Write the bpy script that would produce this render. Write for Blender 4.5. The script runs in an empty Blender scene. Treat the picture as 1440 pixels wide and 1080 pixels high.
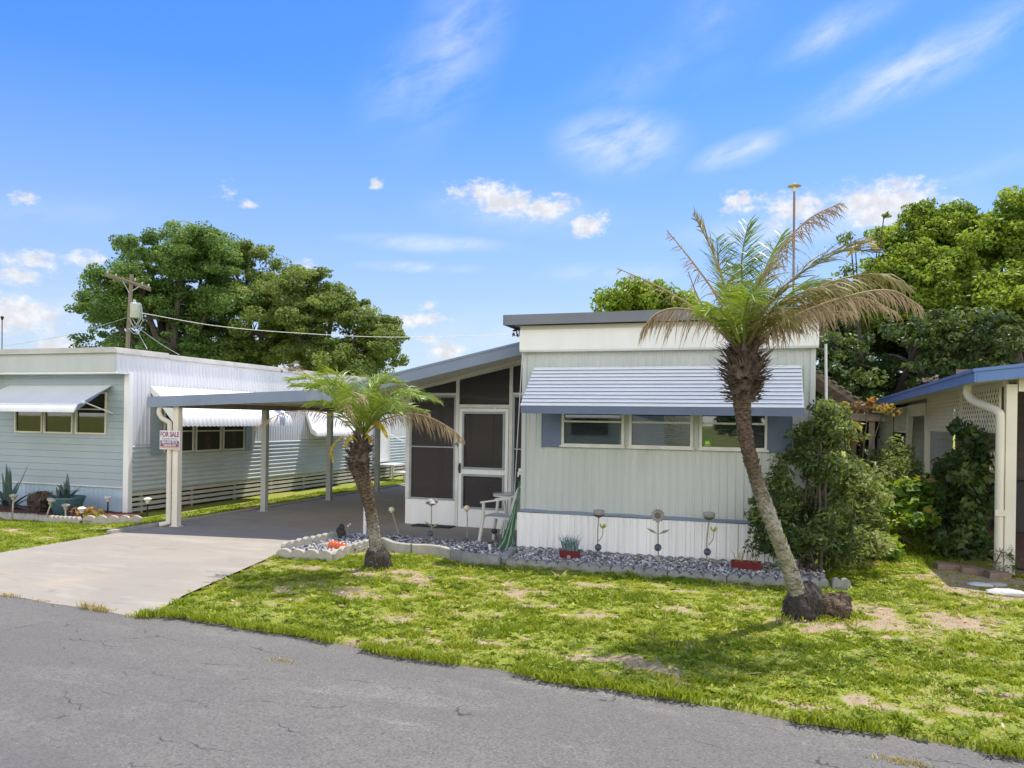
import bpy, math, random
import numpy as np
from mathutils import Vector, Matrix
R = math.radians
random.seed(7)
rng = np.random.default_rng(11)
SC = bpy.context.scene
COL = SC.collection

# ------------------------------------------------------------------ camera
F, PHI, RHO, SY = 1083.87, .3226, .0146, 51.02
CAM = Vector((3.3122, -10.386, 1.85))
FW = Vector((-math.sin(PHI), math.cos(PHI), 0)); RT = Vector((math.cos(PHI), math.sin(PHI), 0))
cd = bpy.data.cameras.new("camera"); cam = bpy.data.objects.new("camera", cd); COL.objects.link(cam)
cd.sensor_width = 36; cd.lens = 36*F/1440; cd.shift_y = SY/1440; cd.clip_end = 3000; cd.clip_start = .05
cam.matrix_world = Matrix.Translation(CAM) @ (Matrix.Rotation(PHI, 4, 'Z') @ Matrix.Rotation(R(90), 4, 'X') @ Matrix.Rotation(RHO, 4, 'Z'))
SC.camera = cam

def pt(x, y, d):
    "measured photograph point at a surveyed distance d -> real 3-D point"
    a, b = x-720, y-540-SY
    px = a*math.cos(RHO)+b*math.sin(RHO); py = -a*math.sin(RHO)+b*math.cos(RHO)
    return CAM + (FW + RT*(px/F) - Vector((0, 0, py/F)))*d

# ------------------------------------------------------------------ light and sky
SUN = Vector((.16, .36, 1)).normalized()
el = math.asin(SUN.z); az = math.atan2(SUN.x, SUN.y)
sl = bpy.data.lights.new("sun", 'SUN'); sl.energy = 4.15; sl.angle = R(.55); sl.color = (1, .945, .86)
so = bpy.data.objects.new("sun", sl); COL.objects.link(so); so.rotation_euler = SUN.to_track_quat('Z', 'Y').to_euler()
SC.view_settings.view_transform = 'Standard'; SC.view_settings.look = 'None'; SC.view_settings.gamma = 1
SC.view_settings.exposure = 0.55
SC.cycles.max_bounces = 7; SC.cycles.transparent_max_bounces = 12; SC.cycles.diffuse_bounces = 4
SC.cycles.caustics_reflective = False; SC.cycles.caustics_refractive = False
SC.cycles.use_denoising = True

class NT:
    def __init__(s, nt): s.nt = nt; s.N = nt.nodes; s.L = nt.links
    def n(s, t, **k):
        o = s.N.new(t)
        for a, v in k.items(): setattr(o, a, v)
        return o
    def link(s, a, b): s.L.new(a, b)
    def set(s, sock, v):
        if isinstance(v, bpy.types.NodeSocket): s.L.new(v, sock)
        else: sock.default_value = v
    def math(s, op, a, b=0., c=None, clamp=False):
        o = s.n('ShaderNodeMath', operation=op, use_clamp=clamp); s.set(o.inputs[0], a); s.set(o.inputs[1], b)
        if c is not None: s.set(o.inputs[2], c)
        return o.outputs[0]
    def vmath(s, op, a, b=(0, 0, 0)):
        o = s.n('ShaderNodeVectorMath', operation=op); s.set(o.inputs[0], a); s.set(o.inputs[1], b)
        return o.outputs['Value'] if op in ('LENGTH', 'DOT_PRODUCT', 'DISTANCE') else o.outputs[0]
    def noise(s, vec, scale, detail=4, rough=.55, dist=0, lac=2.0):
        o = s.n('ShaderNodeTexNoise'); s.set(o.inputs['Vector'], vec); o.inputs['Scale'].default_value = scale
        o.inputs['Detail'].default_value = detail; o.inputs['Roughness'].default_value = rough; o.inputs['Distortion'].default_value = dist
        o.inputs['Lacunarity'].default_value = lac
        return o.outputs['Fac']
    def mr(s, v, a, b, c=0., d=1., smooth=True):
        o = s.n('ShaderNodeMapRange'); o.interpolation_type = 'SMOOTHSTEP' if smooth else 'LINEAR'
        s.set(o.inputs[0], v)
        for i, q in enumerate((a, b, c, d)): o.inputs[i+1].default_value = q
        return o.outputs[0]
    def mix(s, f, a, b, mode='MIX'):
        o = s.n('ShaderNodeMix', data_type='RGBA', blend_type=mode)
        s.set(o.inputs[0], f); s.set(o.inputs[6], a if isinstance(a, bpy.types.NodeSocket) else (*a[:3], 1)); s.set(o.inputs[7], b if isinstance(b, bpy.types.NodeSocket) else (*b[:3], 1))
        return o.outputs[2]

W = bpy.data.worlds.new("World"); SC.world = W; W.use_nodes = True
w = NT(W.node_tree); w.N.clear()
sky = w.n('ShaderNodeTexSky', sky_type='NISHITA'); sky.sun_disc = False; sky.sun_elevation = el; sky.sun_rotation = az
sky.air_density = 1.0; sky.dust_density = .4; sky.ozone_density = 2.2; sky.altitude = 0
hs = w.n('ShaderNodeHueSaturation'); hs.inputs['Saturation'].default_value = 1.38; hs.inputs['Hue'].default_value = .512; hs.inputs['Value'].default_value = 1.0
w.link(sky.outputs[0], hs.inputs['Color'])
dirv = w.n('ShaderNodeTexCoord').outputs['Generated']
sep = w.n('ShaderNodeSeparateXYZ'); w.link(dirv, sep.inputs[0])
azn = w.math('ARCTAN2', sep.outputs[0], sep.outputs[1]); eln = w.math('ARCSINE', sep.outputs[2])
cmb = w.n('ShaderNodeCombineXYZ'); w.link(azn, cmb.inputs[0]); w.link(eln, cmb.inputs[1])
P2 = cmb.outputs[0]
def sky_ang(x, y):
    d = (pt(x, y, 1)-CAM).normalized(); return math.atan2(d.x, d.y), math.asin(d.z)
def blobs(lst):
    out = None
    for (x, y, rx, ry, ang, st) in lst:
        a, e = sky_ang(x, y)
        v = w.vmath('SUBTRACT', P2, (a, e, 0))
        if ang:
            ro = w.n('ShaderNodeVectorRotate', rotation_type='Z_AXIS'); w.link(v, ro.inputs[0]); ro.inputs['Angle'].default_value = -R(ang); v = ro.outputs[0]
        v = w.vmath('MULTIPLY', v, (F/rx, F/ry, 0))
        l = w.math('MULTIPLY', w.math('SUBTRACT', 1., w.vmath('LENGTH', v)), st)
        out = l if out is None else w.math('MAXIMUM', out, l)
    return out
puffs = [(705, 280, 75, 26, -8, 1), (770, 292, 45, 22, 0, 1), (826, 316, 32, 20, 5, 1), (1240, 288, 85, 36, -2, 1.1), (1120, 292, 55, 26, 0, .9), (1045, 284, 36, 20, -5, .9),
         (30, 445, 55, 28, 0, 1.1), (50, 368, 48, 17, 0, .8), (32, 387, 34, 13, 0, .8), (110, 368, 50, 15, 3, .6), (588, 449, 50, 15, 0, 1), (597, 475, 26, 11, 0, .9),
         (628, 495, 30, 16, 0, 1), (530, 260, 12, 9, 0, .9), (350, 287, 16, 9, 0, .8), (35, 279, 18, 11, 0, .8), (432, 374, 20, 10, 0, .7), (90, 487, 40, 14, 0, .8), (1380, 330, 60, 20, 0, .8),
         (600, 430, 22, 9, 0, .5), (320, 268, 20, 12, 10, .5)]
veils = [(870, 200, 120, 60, 0, .9), (1040, 212, 85, 26, 14, .9), (640, 60, 190, 90, 60, .55), (1180, 40, 120, 34, 18, .6), (1290, 95, 200, 42, 16, .8), (600, 342, 150, 17, 0, .9), (590, 376, 120, 11, 0, .8),
         (860, 385, 140, 20, 0, .6), (730, 300, 190, 42, -4, .55), (1200, 300, 190, 50, 0, .6), (80, 300, 200, 40, 5, .3), (560, 120, 110, 70, 50, .4), (900, 110, 200, 60, 25, .3), (380, 420, 160, 30, 0, .4), (1100, 325, 200, 30, 0, .7), (60, 420, 130, 70, 0, .5), (700, 470, 260, 60, 0, .45), (1010, 20, 130, 90, 60, .3), (1350, 250, 150, 20, 12, .4)]
nz = w.noise(w.vmath('MULTIPLY', P2, (1, 1.5, 1)), 26, 6, .6)
nz2 = w.noise(w.vmath('MULTIPLY', P2, (1, 1.7, 1)), 85, 4, .6)
pm = w.math('ADD', blobs(puffs), w.math('ADD', w.math('MULTIPLY', w.math('SUBTRACT', nz, .5), 2.1), w.math('MULTIPLY', w.math('SUBTRACT', nz2, .5), 1.35)))
pmask = w.mr(pm, .0, .8, 0, .94)
stv = w.n('ShaderNodeVectorRotate', rotation_type='Z_AXIS'); w.link(P2, stv.inputs[0]); stv.inputs['Angle'].default_value = -R(20)
nv = w.noise(w.vmath('MULTIPLY', stv.outputs[0], (1, 2.6, 1)), 11, 8, .62, .25)
vm = w.math('MULTIPLY', w.mr(blobs(veils), 0, .9), w.mr(nv, .22, .72, 0, 1))
vmask = w.math('MULTIPLY', vm, .82)
haze = w.mr(eln, -.02, .40, .86, 0, smooth=False)
c0 = w.mix(haze, hs.outputs[0], (2.25, 2.55, 3.55))
c1 = w.mix(vmask, c0, (4.1, 4.35, 4.8))
shade = w.mr(w.noise(P2, 60, 3), .35, .7, .78, 1.0)
pc = w.vmath('SCALE', (4.5, 4.55, 4.75)); w.link(shade, pc.node.inputs['Scale'])
# bright cloud bank added out of view behind the camera as neutral front fill
bk = w.math('MULTIPLY', w.mr(w.vmath('DOT_PRODUCT', dirv, (math.sin(PHI), -math.cos(PHI), 0)), .05, .45), w.mr(w.math('ADD', eln, w.math('MULTIPLY', w.math('SUBTRACT', nz, .5), .5)), .95, .35))
c1 = w.mix(w.math('MULTIPLY', bk, .92), c1, (11.5, 11.3, 10.8))
c2 = w.mix(pmask, c1, pc)
bg = w.n('ShaderNodeBackground'); w.link(c2, bg.inputs[0]); bg.inputs[1].default_value = .15
wo = w.n('ShaderNodeOutputWorld'); w.link(bg.outputs[0], wo.inputs[0])

# ------------------------------------------------------------------ materials
MATS = {}
def mat(name, c1, c2=None, scale=3., rough=.6, bump=0., bscale=60., metal=0., spec=.4, mottle=.12, stain=None, sscale=1.5, slo=.55, shi=.7, stretch=(1, 1, 1), coat=0):
    m = bpy.data.materials.new(name); m.use_nodes = True; t = NT(m.node_tree); b = t.N['Principled BSDF']
    co = t.vmath('MULTIPLY', t.n('ShaderNodeNewGeometry').outputs['Position'], stretch)
    if c2 is None: c2 = tuple(x*(1-mottle*1.6) for x in c1)
    f = t.mr(t.noise(co, scale, 6, .62), .3, .7)
    c = t.mix(f, c1, c2)
    if stain: c = t.mix(t.mr(t.noise(co, sscale, 7, .68, .6), slo, shi), c, stain)
    t.link(c, b.inputs['Base Color']); b.inputs['Roughness'].default_value = rough; b.inputs['Metallic'].default_value = metal
    b.inputs['Specular IOR Level'].default_value = spec
    if coat: b.inputs['Coat Weight'].default_value = coat
    if bump:
        bp = t.n('ShaderNodeBump'); bp.inputs['Strength'].default_value = bump; bp.inputs['Distance'].default_value = .02
        t.link(t.noise(co, bscale, 5, .6), bp.inputs['Height']); t.link(bp.outputs[0], b.inputs['Normal'])
    MATS[name] = m; return m
def leafmat(name, ramp, trans=.3, tcol=(.3, .4, .05), rough=.5, spec=.35):
    m = bpy.data.materials.new(name); m.use_nodes = True; t = NT(m.node_tree); b = t.N['Principled BSDF']
    at = t.n('ShaderNodeAttribute', attribute_name='tint')
    cr = t.n('ShaderNodeValToRGB'); e = cr.color_ramp.elements
    while len(e) < len(ramp): e.new(.5)
    for q, (p, c) in zip(e, ramp): q.position = p; q.color = (*c, 1)
    t.link(at.outputs['Fac'], cr.inputs[0]); t.link(cr.outputs[0], b.inputs['Base Color'])
    b.inputs['Roughness'].default_value = rough; b.inputs['Specular IOR Level'].default_value = spec
    tr = t.n('ShaderNodeBsdfTranslucent'); t.link(t.mix(.5, cr.outputs[0], tcol), tr.inputs[0])
    mx = t.n('ShaderNodeMixShader'); mx.inputs[0].default_value = trans; t.link(b.outputs[0], mx.inputs[1]); t.link(tr.outputs[0], mx.inputs[2])
    t.link(mx.outputs[0], t.N['Material Output'].inputs[0]); MATS[name] = m; return m

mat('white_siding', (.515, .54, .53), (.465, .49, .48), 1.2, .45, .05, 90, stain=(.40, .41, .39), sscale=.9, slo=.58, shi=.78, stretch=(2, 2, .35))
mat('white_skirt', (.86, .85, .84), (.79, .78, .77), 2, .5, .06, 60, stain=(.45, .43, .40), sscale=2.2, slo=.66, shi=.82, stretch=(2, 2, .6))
mat('white_paint', (.83, .825, .81), (.77, .765, .75), 1.6, .45, stain=(.62, .60, .56), sscale=2.0, slo=.62, shi=.85, stretch=(2.2, 2.2, .35))
mat('cream_paint', (.70, .65, .55), (.63, .58, .49), 2, .5)
mat('trim_white', (.70, .69, .66), None, 4, .4)
mat('slat_white', (.88, .89, .89), (.82, .84, .85), 2, .35, stretch=(.4, 3, 3))
mat('blue_grey', (.215, .265, .35), (.185, .23, .31), 1.5, .5, .04, 40, stain=(.26, .30, .37), sscale=1.2)
mat('slate_blue', (.13, .165, .26), (.11, .14, .23), 3, .5, .03, 50)
mat('roof_grey', (.19, .205, .235), (.16, .175, .20), 2, .55, .04, 30)
mat('soffit', (.82, .79, .73), (.76, .73, .67), 1.1, .6)
mat('screen_frame', (.33, .37, .39), None, 4, .4, metal=.2)
mat('grey_post', (.42, .42, .40), (.36, .36, .34), 4, .45)
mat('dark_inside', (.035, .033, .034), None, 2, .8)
mat('blind', (.40, .43, .45), (.34, .37, .39), 4, .5)
mat('pale_blue_siding', (.345, .405, .445), (.31, .37, .41), 1.3, .5, .04, 50, stain=(.40, .445, .465), sscale=1.1)
mat('pale_blue_skirt', (.42, .53, .62), (.36, .47, .56), 2, .5)
mat('corrugated_white', (.70, .70, .71), (.62, .63, .65), 1.5, .4, .04, 40, stain=(.52, .52, .50), sscale=1.4, slo=.6, shi=.8, stretch=(1, 1, .4))
mat('corrugated_low', (.56, .60, .63), (.50, .54, .57), 1.5, .42, .04, 40, stain=(.45, .46, .44), sscale=1.6, slo=.6, shi=.8)
mat('coping', (.58, .56, .52), (.46, .44, .40), 2.5, .6, .1, 30, stain=(.30, .28, .25), sscale=3, slo=.6, shi=.75)
mat('awning_white', (.80, .80, .78), (.74, .74, .72), 2, .4, stain=(.50, .49, .44), sscale=3, slo=.6, shi=.85)
mat('slat_wood', (.60, .57, .50), (.50, .47, .41), 3, .65, .1, 40)
mat('concrete', (.50, .465, .43), (.43, .40, .37), 1.1, .85, .12, 120, stain=(.55, .50, .41), sscale=.55, slo=.52, shi=.72, stretch=(.6, 1.6, 1))
mat('edger', (.42, .395, .35), (.33, .31, .27), 9, .9, .35, 60, stain=(.24, .225, .19), sscale=5, slo=.55, shi=.7)
mat('edger_grey', (.30, .305, .285), (.21, .215, .20), 9, .9, .35, 60, stain=(.20, .21, .18), sscale=5, slo=.5, shi=.7)
mat('gravel', (.44, .44, .46), (.22, .225, .255), 14, .8, stain=(.66, .65, .63), sscale=22, slo=.55, shi=.62)
mat('trunk_up', (.135, .095, .062), (.07, .05, .036), 14, .9, .5, 40, stain=(.20, .155, .11), sscale=18)
mat('boot', (.20, .145, .115), (.10, .072, .06), 16, .9, .3, 50, stain=(.40, .32, .24), sscale=9, slo=.58, shi=.72)
mat('root_mass', (.075, .065, .055), (.04, .034, .03), 18, .95, .7, 60, stain=(.22, .21, .19), sscale=16, slo=.6, shi=.7)
mat('root_brown', (.15, .105, .07), (.07, .05, .035), 18, .95, .7, 60)
mat('bark', (.10, .082, .064), (.055, .046, .037), 8, .9, .4, 30)
mat('twig', (.24, .19, .14), (.15, .12, .09), 8, .9)
mat('pole_wood', (.26, .21, .165), (.19, .155, .12), 6, .9, .2, 40, stretch=(4, 4, .5))
mat('transformer', (.55, .57, .54), None, 4, .5)
mat('cable', (.42, .43, .43), None, 4, .6)
mat('cable_white', (.72, .71, .68), None, 4, .5)
mat('resin_chair', (.66, .65, .60), (.60, .59, .54), 5, .45)
mat('hose', (.022, .13, .05), (.014, .08, .032), 10, .4)
mat('hose_pale', (.30, .42, .30), None, 10, .4)
mat('red_pot', (.17, .022, .025), (.12, .016, .02), 6, .5)
mat('teal_pot', (.07, .16, .18), (.05, .12, .14), 5, .5)
mat('brown_clump', (.085, .06, .045), (.05, .036, .03), 12, .95, .5, 40)
mat('mulch', (.20, .075, .05), (.10, .05, .035), 30, .95, .8, 80, stain=(.07, .05, .04), sscale=6)
mat('orange_glass', (.75, .13, .02), (.62, .09, .015), 8, .2, coat=.5)
mat('black_plastic', (.025, .025, .03), None, 5, .4)
mat('navy_solar', (.03, .045, .07), None, 5, .25)
mat('stake_metal', (.30, .31, .24), None, 8, .5)
mat('petal_grey', (.36, .335, .335), (.27, .25, .25), 20, .5)
mat('petal_dark', (.17, .12, .10), None, 20, .6)
mat('bud_yellow', (.50, .52, .10), (.38, .42, .09), 10, .5)
mat('ball_cream', (.72, .66, .44), None, 10, .6)
mat('solar_white', (.75, .75, .72), None, 5, .4)
mat('solar_tan', (.50, .46, .36), None, 5, .5)
mat('rust_wood', (.30, .245, .185), (.22, .175, .13), 8, .85, .2, 40)
mat('cream_siding', (.74, .70, .58), (.68, .64, .53), 1.5, .55, stain=(.52, .50, .43), sscale=1.3)
mat('grey_siding', (.56, .55, .53), (.50, .49, .47), 1.5, .6)
mat('cream_lattice', (.80, .75, .60), (.74, .69, .55), 3, .55)
mat('cream_post', (.73, .68, .57), (.66, .62, .52), 2, .5)
mat('royal_blue', (.12, .215, .48), (.10, .185, .43), 2, .45, .03, 50)
mat('brown_wall', (.13, .105, .10), (.105, .088, .085), 2, .7)
mat('red_floor', (.17, .09, .085), (.12, .07, .065), 3, .75, .1, 50)
mat('dark_box', (.045, .043, .055), None, 3, .5)
mat('stone_red', (.26, .18, .14), (.17, .12, .10), 7, .9, .3, 40)
mat('stone_white', (.58, .58, .54), (.42, .42, .39), 6, .9, .3, 40)
mat('doormat', (.03, .035, .045), None, 30, .95, .4, 200)
mat('sign_white', (.80, .76, .78), None, 3, .4)
mat('ink_magenta', (.21, .05, .13), (.27, .06, .12), 12, .5)
mat('ink_purple', (.15, .09, .23), None, 5, .5)
mat('ink_grey', (.36, .34, .38), None, 5, .5)
mat('ink_orange', (.60, .30, .14), None, 5, .5)
mat('black_ink', (.02, .02, .02), None, 5, .5)
mat('sticker_green', (.05, .24, .06), None, 8, .4)
mat('sticker_yellow', (.62, .62, .07), None, 8, .4)
mat('lamp_tan', (.62, .46, .24), None, 4, .5)
mat('lamp_post', (.23, .17, .13), None, 4, .6)
mat('glass_table', (.45, .48, .48), None, 4, .15)
mat('steel', (.5, .5, .5), None, 4, .35, metal=.8)
# lichen-covered lower palm trunk (real colour change up the stem)
def trunkmat(name, zs):
    m = bpy.data.materials.new(name); m.use_nodes = True; t = NT(m.node_tree); b = t.N['Principled BSDF']
    g = t.n('ShaderNodeNewGeometry').outputs['Position']; sp = t.n('ShaderNodeSeparateXYZ'); t.link(g, sp.inputs[0])
    z = t.math('ADD', sp.outputs[2], t.math('MULTIPLY', t.math('SUBTRACT', t.noise(g, 7, 5), .5), .55))
    br = t.mix(t.mr(t.noise(g, 30, 5), .3, .7), (.17, .115, .08), (.065, .045, .034))
    li = t.mix(t.mr(t.noise(g, 16, 5), .35, .65), (.36, .34, .29), (.20, .185, .14))
    li = t.mix(t.mr(t.noise(g, 5, 4), .5, .66), li, (.22, .235, .06))
    c = t.mix(t.mr(z, zs[0], zs[1]), li, br)
    t.link(c, b.inputs['Base Color']); b.inputs['Roughness'].default_value = .92
    bp = t.n('ShaderNodeBump'); bp.inputs['Strength'].default_value = .6; bp.inputs['Distance'].default_value = .02; t.link(t.noise(g, 45, 5), bp.inputs['Height']); t.link(bp.outputs[0], b.inputs['Normal'])
    MATS[name] = m
trunkmat('trunk_tall', (1.05, 1.45)); trunkmat('trunk_small', (.42, .75))
# insect screen: a dark weave that lets a little light through
def screenmat():
    m = bpy.data.materials.new('insect_screen'); m.use_nodes = True; t = NT(m.node_tree); b = t.N['Principled BSDF']
    g = t.n('ShaderNodeNewGeometry').outputs['Position']
    t.link(t.mix(t.noise(g, 1.6, 5), (.05, .042, .045), (.075, .065, .066)), b.inputs['Base Color']); b.inputs['Roughness'].default_value = .7; b.inputs['Specular IOR Level'].default_value = .3
    tr = t.n('ShaderNodeBsdfTransparent'); mx = t.n('ShaderNodeMixShader'); mx.inputs[0].default_value = .3
    t.link(b.outputs[0], mx.inputs[1]); t.link(tr.outputs[0], mx.inputs[2]); t.link(mx.outputs[0], t.N['Material Output'].inputs[0]); MATS['insect_screen'] = m
screenmat()
def glassmat():
    m = bpy.data.materials.new('window_glass'); m.use_nodes = True; t = NT(m.node_tree); t.N.remove(t.N['Principled BSDF'])
    tr = t.n('ShaderNodeBsdfTransparent'); tr.inputs[0].default_value = (.72, .76, .76, 1); gl = t.n('ShaderNodeBsdfGlossy'); gl.inputs['Roughness'].default_value = .02
    fr = t.n('ShaderNodeFresnel'); fr.inputs[0].default_value = 1.95
    mx = t.n('ShaderNodeMixShader'); t.link(fr.outputs[0], mx.inputs[0]); t.link(tr.outputs[0], mx.inputs[1]); t.link(gl.outputs[0], mx.inputs[2]); t.link(mx.outputs[0], t.N['Material Output'].inputs[0]); MATS['window_glass'] = m
glassmat()
leafmat('leaf_oak', [(0, (.045, .095, .022)), (.5, (.115, .205, .05)), (1, (.25, .37, .11))], .42, (.36, .5, .08))
leafmat('leaf_olive', [(0, (.06, .10, .024)), (.5, (.155, .22, .05)), (1, (.32, .38, .11))], .45, (.42, .5, .08))
leafmat('leaf_bright', [(0, (.06, .115, .018)), (.5, (.18, .28, .032)), (1, (.38, .46, .05))], .48, (.4, .5, .03))
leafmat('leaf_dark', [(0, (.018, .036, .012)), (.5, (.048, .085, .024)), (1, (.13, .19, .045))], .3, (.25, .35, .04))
leafmat('leaf_shrub', [(0, (.025, .05, .022)), (.45, (.08, .13, .045)), (.8, (.24, .29, .07)), (1, (.42, .42, .2))], .42, (.45, .52, .08))
leafmat('leaf_vine', [(0, (.04, .10, .015)), (.5, (.12, .23, .025)), (.9, (.28, .38, .03)), (1, (.45, .22, .05))], .4, (.5, .6, .03))
leafmat('leaf_autumn', [(0, (.10, .16, .03)), (.5, (.30, .32, .04)), (.8, (.45, .28, .06)), (1, (.45, .13, .06))], .35, (.5, .5, .05))
leafmat('frond_green', [(0, (.075, .14, .014)), (.5, (.21, .30, .03)), (1, (.42, .46, .08))], .35, (.4, .5, .03), .4, .5)
leafmat('frond_olive', [(0, (.10, .12, .025)), (.5, (.22, .19, .06)), (1, (.40, .32, .15))], .3, (.4, .35, .06), .5)
leafmat('frond_dead', [(0, (.16, .105, .06)), (.5, (.37, .27, .155)), (1, (.66, .53, .34))], .28, (.35, .24, .12), .7, .2)
leafmat('frond_yellow', [(0, (.30, .22, .02)), (.5, (.55, .42, .04)), (1, (.70, .55, .08))], .3, (.6, .4, .03), .5)
leafmat('agave', [(0, (.05, .085, .085)), (.5, (.085, .13, .12)), (1, (.15, .21, .15))], .05, (.1, .2, .1), .5)
leafmat('blue_blades', [(0, (.09, .17, .19)), (.5, (.19, .29, .31)), (1, (.36, .46, .46))], .15, (.1, .2, .2), .5)
leafmat('grass_blade', [(0, (.115, .18, .014)), (.4, (.255, .33, .02)), (.7, (.40, .425, .035)), (.88, (.54, .47, .13)), (1, (.62, .51, .26))], .38, (.42, .48, .03), .55, .25)
leafmat('dry_grass', [(0, (.26, .24, .06)), (.5, (.42, .34, .11)), (1, (.55, .44, .20))], .25, (.5, .4, .1), .7, .2)

def asphalt():
    m = bpy.data.materials.new('asphalt'); m.use_nodes = True; t = NT(m.node_tree); b = t.N['Principled BSDF']
    g = t.n('ShaderNodeNewGeometry').outputs['Position']
    c = t.mix(t.mr(t.noise(g, .45, 5, .6), .3, .7), (.180, .168, .148), (.152, .143, .129))
    c = t.mix(t.mr(t.noise(t.vmath('MULTIPLY', g, (.45, 1.6, 1)), 1.5, 8, .74, .4), .5, .74), c, (.250, .236, .214))
    c = t.mix(t.math('MULTIPLY', t.mr(t.noise(g, 7, 8, .78), .46, .66), .55), c, (.128, .121, .114))
    c = t.mix(t.math('MULTIPLY', t.mr(t.noise(g, 55, 5, .75), .42, .66), .95), c, (.092, .087, .08))
    c = t.mix(t.mr(t.noise(g, 70, 4, .7), .60, .72), c, (.37, .345, .30))
    c = t.mix(t.mr(t.noise(g, 11, 3, .6), .745, .78), c, (.07, .064, .058))
    c = t.mix(t.math('MULTIPLY', t.mr(t.noise(t.vmath('MULTIPLY', g, (.12, 1.0, 1)), .9, 3, .5), .46, .60), .28), c, (.10, .096, .09))
    c = t.mix(t.math('MULTIPLY', t.mr(t.noise(g, 1.6, 6, .65, .4), .66, .74), .6), c, (.075, .072, .068))
    # cracks: edges of large warped cells, broken up
    wv = t.n('ShaderNodeTexNoise'); t.link(g, wv.inputs['Vector']); wv.inputs['Scale'].default_value = 3; wv.inputs['Detail'].default_value = 6
    wp = t.vmath('ADD', t.vmath('MULTIPLY', g, (.5, 1.1, 1)), t.vmath('SCALE', t.vmath('SUBTRACT', wv.outputs['Color'], (.5, .5, .5))))
    wp.node.inputs[0].links[0].from_node  # keep
    t.N[wp.node.inputs[1].links[0].from_node.name].inputs['Scale'].default_value = .30
    vo = t.n('ShaderNodeTexVoronoi', feature='DISTANCE_TO_EDGE'); t.link(wp, vo.inputs['Vector']); vo.inputs['Scale'].default_value = 2.0
    crk = t.math('MULTIPLY', t.mr(vo.outputs['Distance'], .003, .015, 1, 0), t.mr(t.noise(t.vmath('MULTIPLY', g, (.7, 1.6, 1)), 2.0, 5, .7), .52, .61))
    c = t.mix(t.math('MULTIPLY', crk, .85), c, (.045, .043, .042))
    t.link(c, b.inputs['Base Color']); b.inputs['Roughness'].default_value = .88; b.inputs['Specular IOR Level'].default_value = .3
    bp = t.n('ShaderNodeBump'); bp.inputs['Strength'].default_value = .35; bp.inputs['Distance'].default_value = .012
    h = t.math('SUBTRACT', t.noise(g, 160, 4, .65), t.math('MULTIPLY', crk, 1.5)); t.link(h, bp.inputs['Height']); t.link(bp.outputs[0], b.inputs['Normal'])
    MATS['asphalt'] = m
asphalt()
def concrete2():
    m = bpy.data.materials.new('driveway_concrete'); m.use_nodes = True; t = NT(m.node_tree); b = t.N['Principled BSDF']
    g = t.n('ShaderNodeNewGeometry').outputs['Position']
    c = t.mix(t.mr(t.noise(g, .8, 6, .6), .3, .7), (.330, .290, .238), (.285, .255, .216))
    st = t.vmath('MULTIPLY', g, (.55, 1.9, 1))
    c = t.mix(t.mr(t.noise(st, 1.3, 8, .7, .5), .5, .75), c, (.385, .35, .298))
    c = t.mix(t.math('MULTIPLY', t.mr(t.noise(g, .65, 5, .6, .3), .58, .74), .6), c, (.40, .325, .21))
    c = t.mix(t.math('MULTIPLY', t.mr(t.noise(st, 2.0, 8, .78, .9), .55, .70), .8), c, (.205, .182, .155))
    c = t.mix(t.math('MULTIPLY', t.mr(t.noise(g, 70, 4, .6), .5, .8), .35), c, (.22, .20, .18))
    c = t.mix(t.math('MULTIPLY', t.mr(t.noise(g, 3.2, 7, .7, .3), .62, .72), .5), c, (.19, .17, .15))
    t.link(c, b.inputs['Base Color']); b.inputs['Roughness'].default_value = .85; b.inputs['Specular IOR Level'].default_value = .25
    bp = t.n('ShaderNodeBump'); bp.inputs['Strength'].default_value = .15; bp.inputs['Distance'].default_value = .01; t.link(t.noise(g, 130, 5), bp.inputs['Height']); t.link(bp.outputs[0], b.inputs['Normal'])
    MATS['driveway_concrete'] = m
concrete2()
def soil(name, attr):
    m = bpy.data.materials.new(name); m.use_nodes = True; t = NT(m.node_tree); b = t.N['Principled BSDF']
    g = t.n('ShaderNodeNewGeometry').outputs['Position']
    d = t.mix(t.mr(t.noise(g, 7, 6, .65), .3, .7), (.40, .31, .21), (.29, .215, .14)); d = t.mix(t.mr(t.noise(g, 60, 4, .6), .55, .75), d, (.46, .37, .25))
    gr = t.mix(t.mr(t.noise(g, 26, 5, .6), .35, .65), (.185, .235, .03), (.30, .305, .07)); gr = t.mix(t.mr(t.noise(g, 1.2, 5), .5, .7), gr, (.29, .27, .09))
    if attr:
        a = t.n('ShaderNodeAttribute', attribute_name='dirt').outputs['Fac']
        f = t.mr(t.math('ADD', a, t.math('MULTIPLY', t.math('SUBTRACT', t.noise(g, 18, 5), .5), .5)), .3, .7)
    else: f = t.mr(t.noise(g, .4, 5), .6, .75)
    t.link(t.mix(f, gr, d), b.inputs['Base Color']); b.inputs['Roughness'].default_value = .95; b.inputs['Specular IOR Level'].default_value = .15
    bp = t.n('ShaderNodeBump'); bp.inputs['Strength'].default_value = .6; bp.inputs['Distance'].default_value = .03; t.link(t.noise(g, 40, 6, .65), bp.inputs['Height']); t.link(bp.outputs[0], b.inputs['Normal'])
    MATS[name] = m
soil('lawn_soil', True); soil('far_ground', False)

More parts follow.
